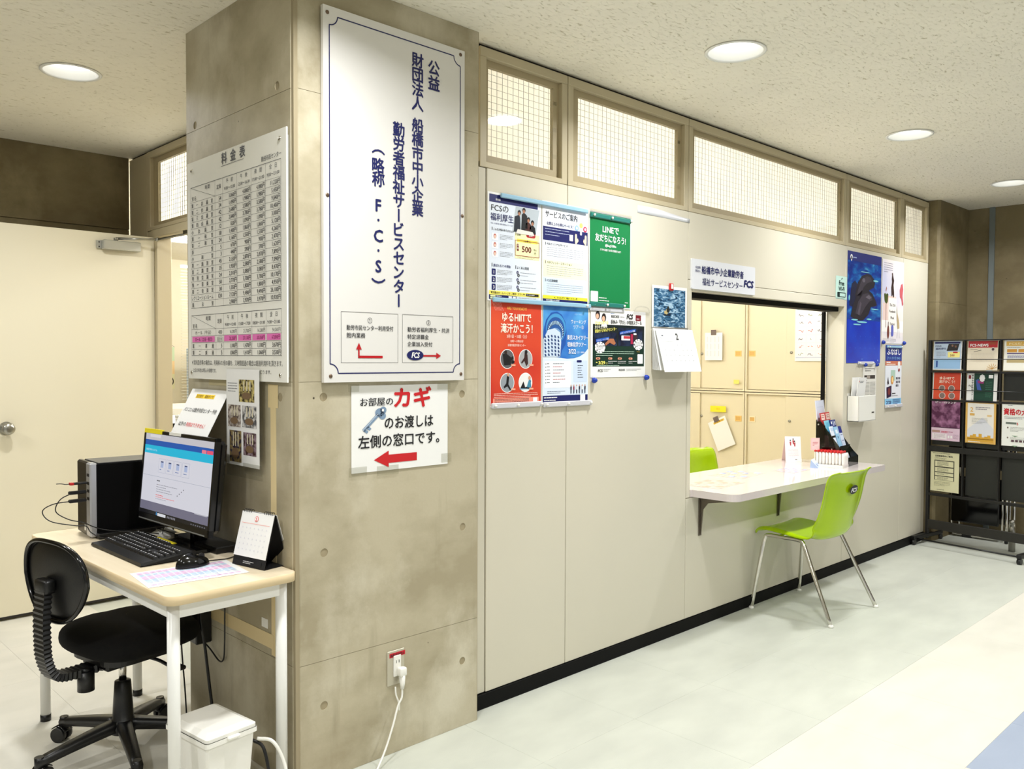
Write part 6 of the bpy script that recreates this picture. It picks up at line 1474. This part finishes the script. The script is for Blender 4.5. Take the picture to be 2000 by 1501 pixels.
rleaf(1, 1.068, 0, .0, s, 'gold bordered leaflet with a city skyline, third row of the rack')
s = L(297, (242, 244, 238)); s.text(12, 78, '資格の大原', 48, (200, 36, 48), bold=.03, fit=190); s.greek(40, 14, 60, 1, 8, GRY, 3); s.greek(16, 96, 170, 2, 8, GRY, 3); s.rect(26, 132, 96, 146, (110, 120, 110)); s.text(98, 150, '5', 24, REDP, bold=.03)
for k in range(2): s.ell(40, 170 + 70 * k, 5, 6, (120, 110, 100), 2); s.greek(56, 166 + 70 * k, 110, 4, 9, (130, 130, 130), 2); s.poly([(66, 224 + 68 * k), (110, 224 + 68 * k), (88, 234 + 68 * k)], (130, 160, 130), 2)
for k in range(4): s.rect(64 + 26 * k, 252, 82 + 26 * k, 268, (90, 60, 70), 3)
rleaf(2, 1.068, 0, .0, s, 'white course leaflet with big red characters, third row right of the rack')
s = L(297, (226, 222, 184)); s.greek(16, 14, 160, 1, 8, (90, 90, 70), 3); s.text(32, 40, '法律相談会のご案内', 15, INK, bold=.03, fit=130); s.greek(30, 50, 90, 2, 8, (110, 108, 84), 2); s.rect(28, 66, 176, 214, (60, 60, 48), 2)
for k, (a, b) in enumerate(((72, 112), (120, 152), (158, 180), (186, 212))): s.rect(34, a, 170, b, (226, 222, 184), 3); s.greek(50, a + 5, 84, max(1, int((b - a) / 8)), 7, (70, 70, 56), 2, 5)
s.greek(28, 226, 120, 4, 9, (120, 118, 90), 2); s.greek(50, 282, 120, 1, 9, (90, 90, 70), 3)
rleaf(0, .690, 0, .0, s, 'pale yellow notice leaflet alone in the bottom row of the rack')

# folded chairs leaning behind the rack
def folded(loc, lb):
    t = thing('folding_chair', lb, 'chair', loc, RA + .12, 'folded chairs behind the leaflet rack')
    fr = curve([(0, 0, .03), (0, 0, .5), (0, .0, .72), (.03, 0, .765), (.22, 0, .77), (.41, 0, .765), (.44, 0, .72), (.44, 0, .5), (.44, 0, .03)], 5)
    MB().tube(fr, .010, M_CHROME, 10).build('frame', t)
    fr = curve([(.04, .03, .66), (.04, .03, .10), (.05, .03, .035), (.09, .03, .018), (.35, .03, .018), (.39, .03, .035), (.40, .03, .10), (.40, .03, .66)], 5)
    MB().tube(fr, .009, M_CHROME, 10).build('rear_frame', t)
    MB().box(.05, -.012, .12, .39, .012, .46, M_BKG, b=.012, seg=2).build('seat', t)
    MB().box(.02, -.012, .54, .42, .012, .72, M_BKG, b=.012, seg=2).build('backrest', t)
    for x in (0, .44): MB().lathe([(.013, 0), (.013, .03)], M_BK, 12, T(x, 0, .004)).build('foot', t)
    MB().box(.12, .02, .0, .19, .04, .03, M_BK, b=.003).build('rubber_foot', t)
    return t
folded((5.665, .015, 0), 'folded black chair with chrome frame leaning behind the rack')
folded((5.775, -.005, 0), 'second folded black chair behind the first, nearest the wall')
bt = thing('metal_fitting', 'small upright steel cylinder seen behind the lower rail of the leaflet rack', 'fitting', (5.40, -.53, 0))
MB().lathe([(.00001, 0), (.022, .002), (.022, .15), (.016, .175), (.012, .19), (.018, .20), (.018, .225), (.00001, .23)], M_STEEL, 20).build('body', bt)

# ================================================================ OFFICE CONTENTS
def cabinet(y0, y1, z0, z1, lb, door_y, recess_first, pulls, locks, stack=True):
    """steel cabinet with two sliding doors, front on x = 6"""
    t = thing('steel_cabinet', lb, 'cabinet', (6.0, y0, z0), group=None)
    w, h = y1 - y0, z1 - z0; e = .018
    MB().box(.0, 0, 0, .42, e, h, M_CAB, b=.001).box(0, w - e, 0, .42, w, h, M_CAB, b=.001).box(0, e, 0, .42, w - e, e, M_CAB, b=.001).box(0, e, h - e, .42, w - e, h, M_CAB, b=.001).box(.40, e, e, .42, w - e, h - e, M_CAB).build('body', t)
    dy = door_y - y0
    for k, (a, b_) in enumerate(((e, dy + .01), (dy - .012, w - e))):
        x = .004 if (k == 0) != recess_first else .022
        dr = MB().box(x, a + .001, e + .004, x + .014, b_ - .001, h - e - (.006 if x < .01 else .002), M_CAB, b=.002).build('door', t)
        if k == 1 or True:
            for (py, pz, c_) in pulls:
                if a < py - y0 < b_ and (x < .01 or True):
                    py -= y0; pz -= z0
                    if pz < 0 or pz > h: continue
                    mt = M_CAB2 if c_ else mat('cabinet_cream_pull', (240, 226, 190), .4)
                    m = MB().box(x - .004, py - .035, pz - .028, x - .001, py + .035, pz - .018, mt).box(x - .004, py - .035, pz + .018, x - .001, py + .035, pz + .028, mt).box(x - .004, py - .035, pz - .018, x - .001, py - .025, pz + .018, mt).box(x - .004, py + .025, pz - .018, x - .001, py + .035, pz + .018, mt).box(x - .001, py - .025, pz - .018, x, py + .025, pz + .018, mat('pull_recess', (214, 170, 96) if c_ else (226, 208, 166), .5))
                    m.build('pull', dr)
            for (py, pz) in locks:
                if a < py - y0 < b_ and 0 < pz - z0 < h:
                    MB().lathe([(.013, 0), (.013, .006), (.006, .009), (.00001, .009)], M_STEEL, 14, T(x, py - y0, pz - z0) @ R('Y', -PI / 2)).build('lock', dr)
    return t
PUL = [(2.056, 1.421, 1), (1.905, 1.421, 1), (2.047, .785, 1), (1.897, .787, 0)]
LCK = [(2.49 - .02, 1.42), (1.49, 1.43), (2.47, .79), (1.50, .79)]
cabinet(1.975, 2.96, 1.052, 2.08, 'upper cream steel cabinet on the left with a clipped sheet', 2.49, True, PUL, LCK)
cabinet(1.062, 1.967, 1.052, 2.08, 'upper cream steel cabinet on the right with the marked calendar', 1.533, False, PUL, LCK)
cabinet(1.975, 2.96, .0, 1.045, 'lower cream steel cabinet on the left with yellow label and tilted sheet', 2.49, True, PUL, LCK)
cabinet(1.062, 1.967, .0, 1.045, 'lower cream steel cabinet on the right, one door set back', 1.533, False, [(2.047, .785, 1), (1.897, .787, 0)], LCK)
MB().box(5.996, 2.03, 1.125, 5.998, 2.09, 1.165, mat('faded_yellow_label', (232, 222, 110), .5)).build('label', bpy.data.objects['steel_cabinet']).matrix_parent_inverse = bpy.data.objects['steel_cabinet'].matrix_world.inverted() @ Matrix() if False else T(-6.0, -1.975, -1.052)
def csheet(sh, y, z, lb, tilt=0, cat='paper', name='paper', clip=True):
    q_ = sh.build(name, (0, 0, 0), U_L, N_L, lb, cat); q_.matrix_world = T(5.994, y, z) @ R('X', tilt) @ frame((0, 0, 0), U_L, N_L)
    if clip:
        w_ = sh.w / 1000 / 2
        MB().box(w_ - .03, -.025, 0.0004, w_ + .03, .028, .006, mat('brown_clip', (110, 96, 90), .4), b=.002).build('clip', q_)
    return q_
s = Sheet(200, 275, M_PAPER, th=.6)
for k in range(4):
    for j in range(3): s.rect(24 + 44 * k, 40 + 70 * j, 28 + 44 * k, 96 + 70 * j, (190, 190, 196)); s.rect(34 + 44 * k, 44 + 70 * j, 36 + 44 * k, 90 + 70 * j, (206, 206, 210))
csheet(s, 2.42, 1.630, 'upright white list clipped to the upper left cabinet door')
s = Sheet(212, 300, M_PAPER, th=.6); s.rect(60, 18, 190, 40, (246, 208, 90)); s.text(66, 36, '注意事項', 18, (160, 120, 30), fit=110)
csheet(s, 2.377, .722, 'white sheet with yellow heading hanging tilted on the lower left cabinet', -.42)
s = Sheet(178, 60, M_YEL, th=.5); s.text(89, 38, '備品', 22, (230, 190, 30), 'c')
csheet(s, 2.350, .90, 'bright yellow label on the lower left cabinet door', clip=False, name='label', cat='label')
s = Sheet(390, 500, M_PAPER, th=.6); s.rect(20, 22, 370, 28, (120, 200, 190))
random.seed(3)
for r0 in range(6):
    for c0 in range(4):
        cc = [(200, 80, 50), (60, 60, 70), (170, 30, 50), (80, 110, 60), (40, 40, 70)][random.randrange(5)]
        x, y = 34 + 92 * c0, 58 + 72 * r0; s.rect(x - 8, y - 8, x + 70, y + 50, (246, 240, 242)); pts = [(x + 8 * k, y + 20 + random.uniform(-14, 14)) for k in range(7)]
        for k in range(6):
            if random.random() < .8: s.line(*pts[k], *pts[k + 1], 4, cc, 3)
s.line(10, 470, 340, 462, 3, (90, 110, 190), 3)
csheet(s, 1.452, 1.850, 'big white sheet of coloured handwriting on the upper right cabinet', clip=False)

# seen through the gap beside the open door
s = Sheet(170, 510, ink(236, 232, 190), th=3); s.rect(0, 0, 170, 170, (206, 226, 190)); s.rect(0, 170, 170, 330, (246, 214, 160), 1); s.ell(85, 420, 74, 74, (16, 14, 14), 2, 36); s.ell(85, 420, 60, 60, (236, 226, 190), 3, 36)
s.poly([(85, 380), (104, 420), (128, 430), (85, 470), (42, 430), (66, 420)], (16, 14, 14), 4); s.line(40, 452, 130, 452, 8, (16, 14, 14), 4)
hp = s.build('hanging_banner', (0, 0, 0), U_F, N_F, 'cream hanging banner with a round black emblem on the far office wall', 'banner'); hp.matrix_world = T(2.745, 7.98, 1.49) @ frame((0, 0, 0), U_F, N_F)
MB().tube([(0, 0, 0), (.085, .06, 0), (.17, 0, 0)], .002, M_BK, 6).build('string', hp)
wb_ = thing('whiteboard', 'pale blue framed white board at the office far wall', 'board', (2.99, 7.7, 0))
MB().box(0, 0, .35, .70, .03, 1.45, M_WHITE, b=.003).build('panel', wb_)
MB().box(-.03, -.01, .33, .0, .04, 1.47, mat('pale_blue_frame', (176, 194, 220), .4), b=.004).box(.70, -.01, .33, .73, .04, 1.47, mat('pale_blue_frame', (176, 194, 220)), b=.004).build('side_frame', wb_)
for x in (0.03, .67): MB().box(x, -.2, 0, x + .03, .24, .35, M_GREY, b=.003).build('leg', wb_)
pn_ = thing('printer', 'white office printer seen through the door gap', 'printer', (1.46, 4.70, 0))
MB().box(0, 0, 0, .55, .55, .62, M_WPLAST, b=.01).build('base_cabinet', pn_)
MB().box(0, 0, .62, .55, .5, .95, M_WPLAST, b=.02).build('body', pn_)
MB().box(.05, -.06, .70, .5, .02, .72, M_GREY, b=.003).build('paper_tray', pn_)
dk2 = thing('office_desk', 'grey standing desk seen through the door gap', 'desk', (.90, 3.38, 0))
MB().box(0, 0, .855, 1.3, .7, .88, mat('office_desk_top', (206, 208, 206), .4), b=.003).build('tabletop', dk2)
for x in (.0, 1.27): MB().box(x, .02, 0, x + .03, .68, .855, M_GREY).build('side_panel', dk2)
ph = thing('desk_phone', 'black keypad telephone on the office desk', 'telephone', (.98, 3.42, .8805), -.35)
MB().prism([(0, 0), (.20, 0), (.20, .075), (0, .03)], 0, .20, M_BK, Matrix(((0, 0, 1, 0), (1, 0, 0, 0), (0, 1, 0, 0), (0, 0, 0, 1)))).build('body', ph)
m = MB()
for r0 in range(5):
    for c0 in range(4): m.box(.06 + .034 * c0, .02 + .034 * r0, .038 + .0075 * r0, .084 + .034 * c0, .042 + .034 * r0, .044 + .0075 * r0 , M_WPLAST)
m.build('keys', ph, kind='stuff')
MB().tube([(.02, .01, .06), (.02, .19, .10)], .018, M_BKG, 12).build('handset', ph)
lp = thing('laptop', 'open black laptop on the office desk behind the telephone', 'laptop', (1.42, 3.72, .8805), -.25)
MB().box(0, 0, 0, .33, .23, .016, M_BK, b=.003).build('base', lp)
MB().box(0, -.008, 0, .33, .0, .215, M_BK, b=.002, M_=T(0, .235, .012) @ R('X', -.25)).build('lid', lp)
bl = thing('window_blind', 'white slatted blind at the side of the office', 'blind', (2.13, 5.9, 0))
for k in range(46): MB().box(0, -.012, .95 + .028 * k, .9, .012, .952 + .028 * k, M_WHITE, M_=T(0, 0, 0)).build('slat', bl)
MB().box(0, -.02, 2.24, .9, .02, 2.27, M_WHITE, b=.003).build('head_rail', bl)
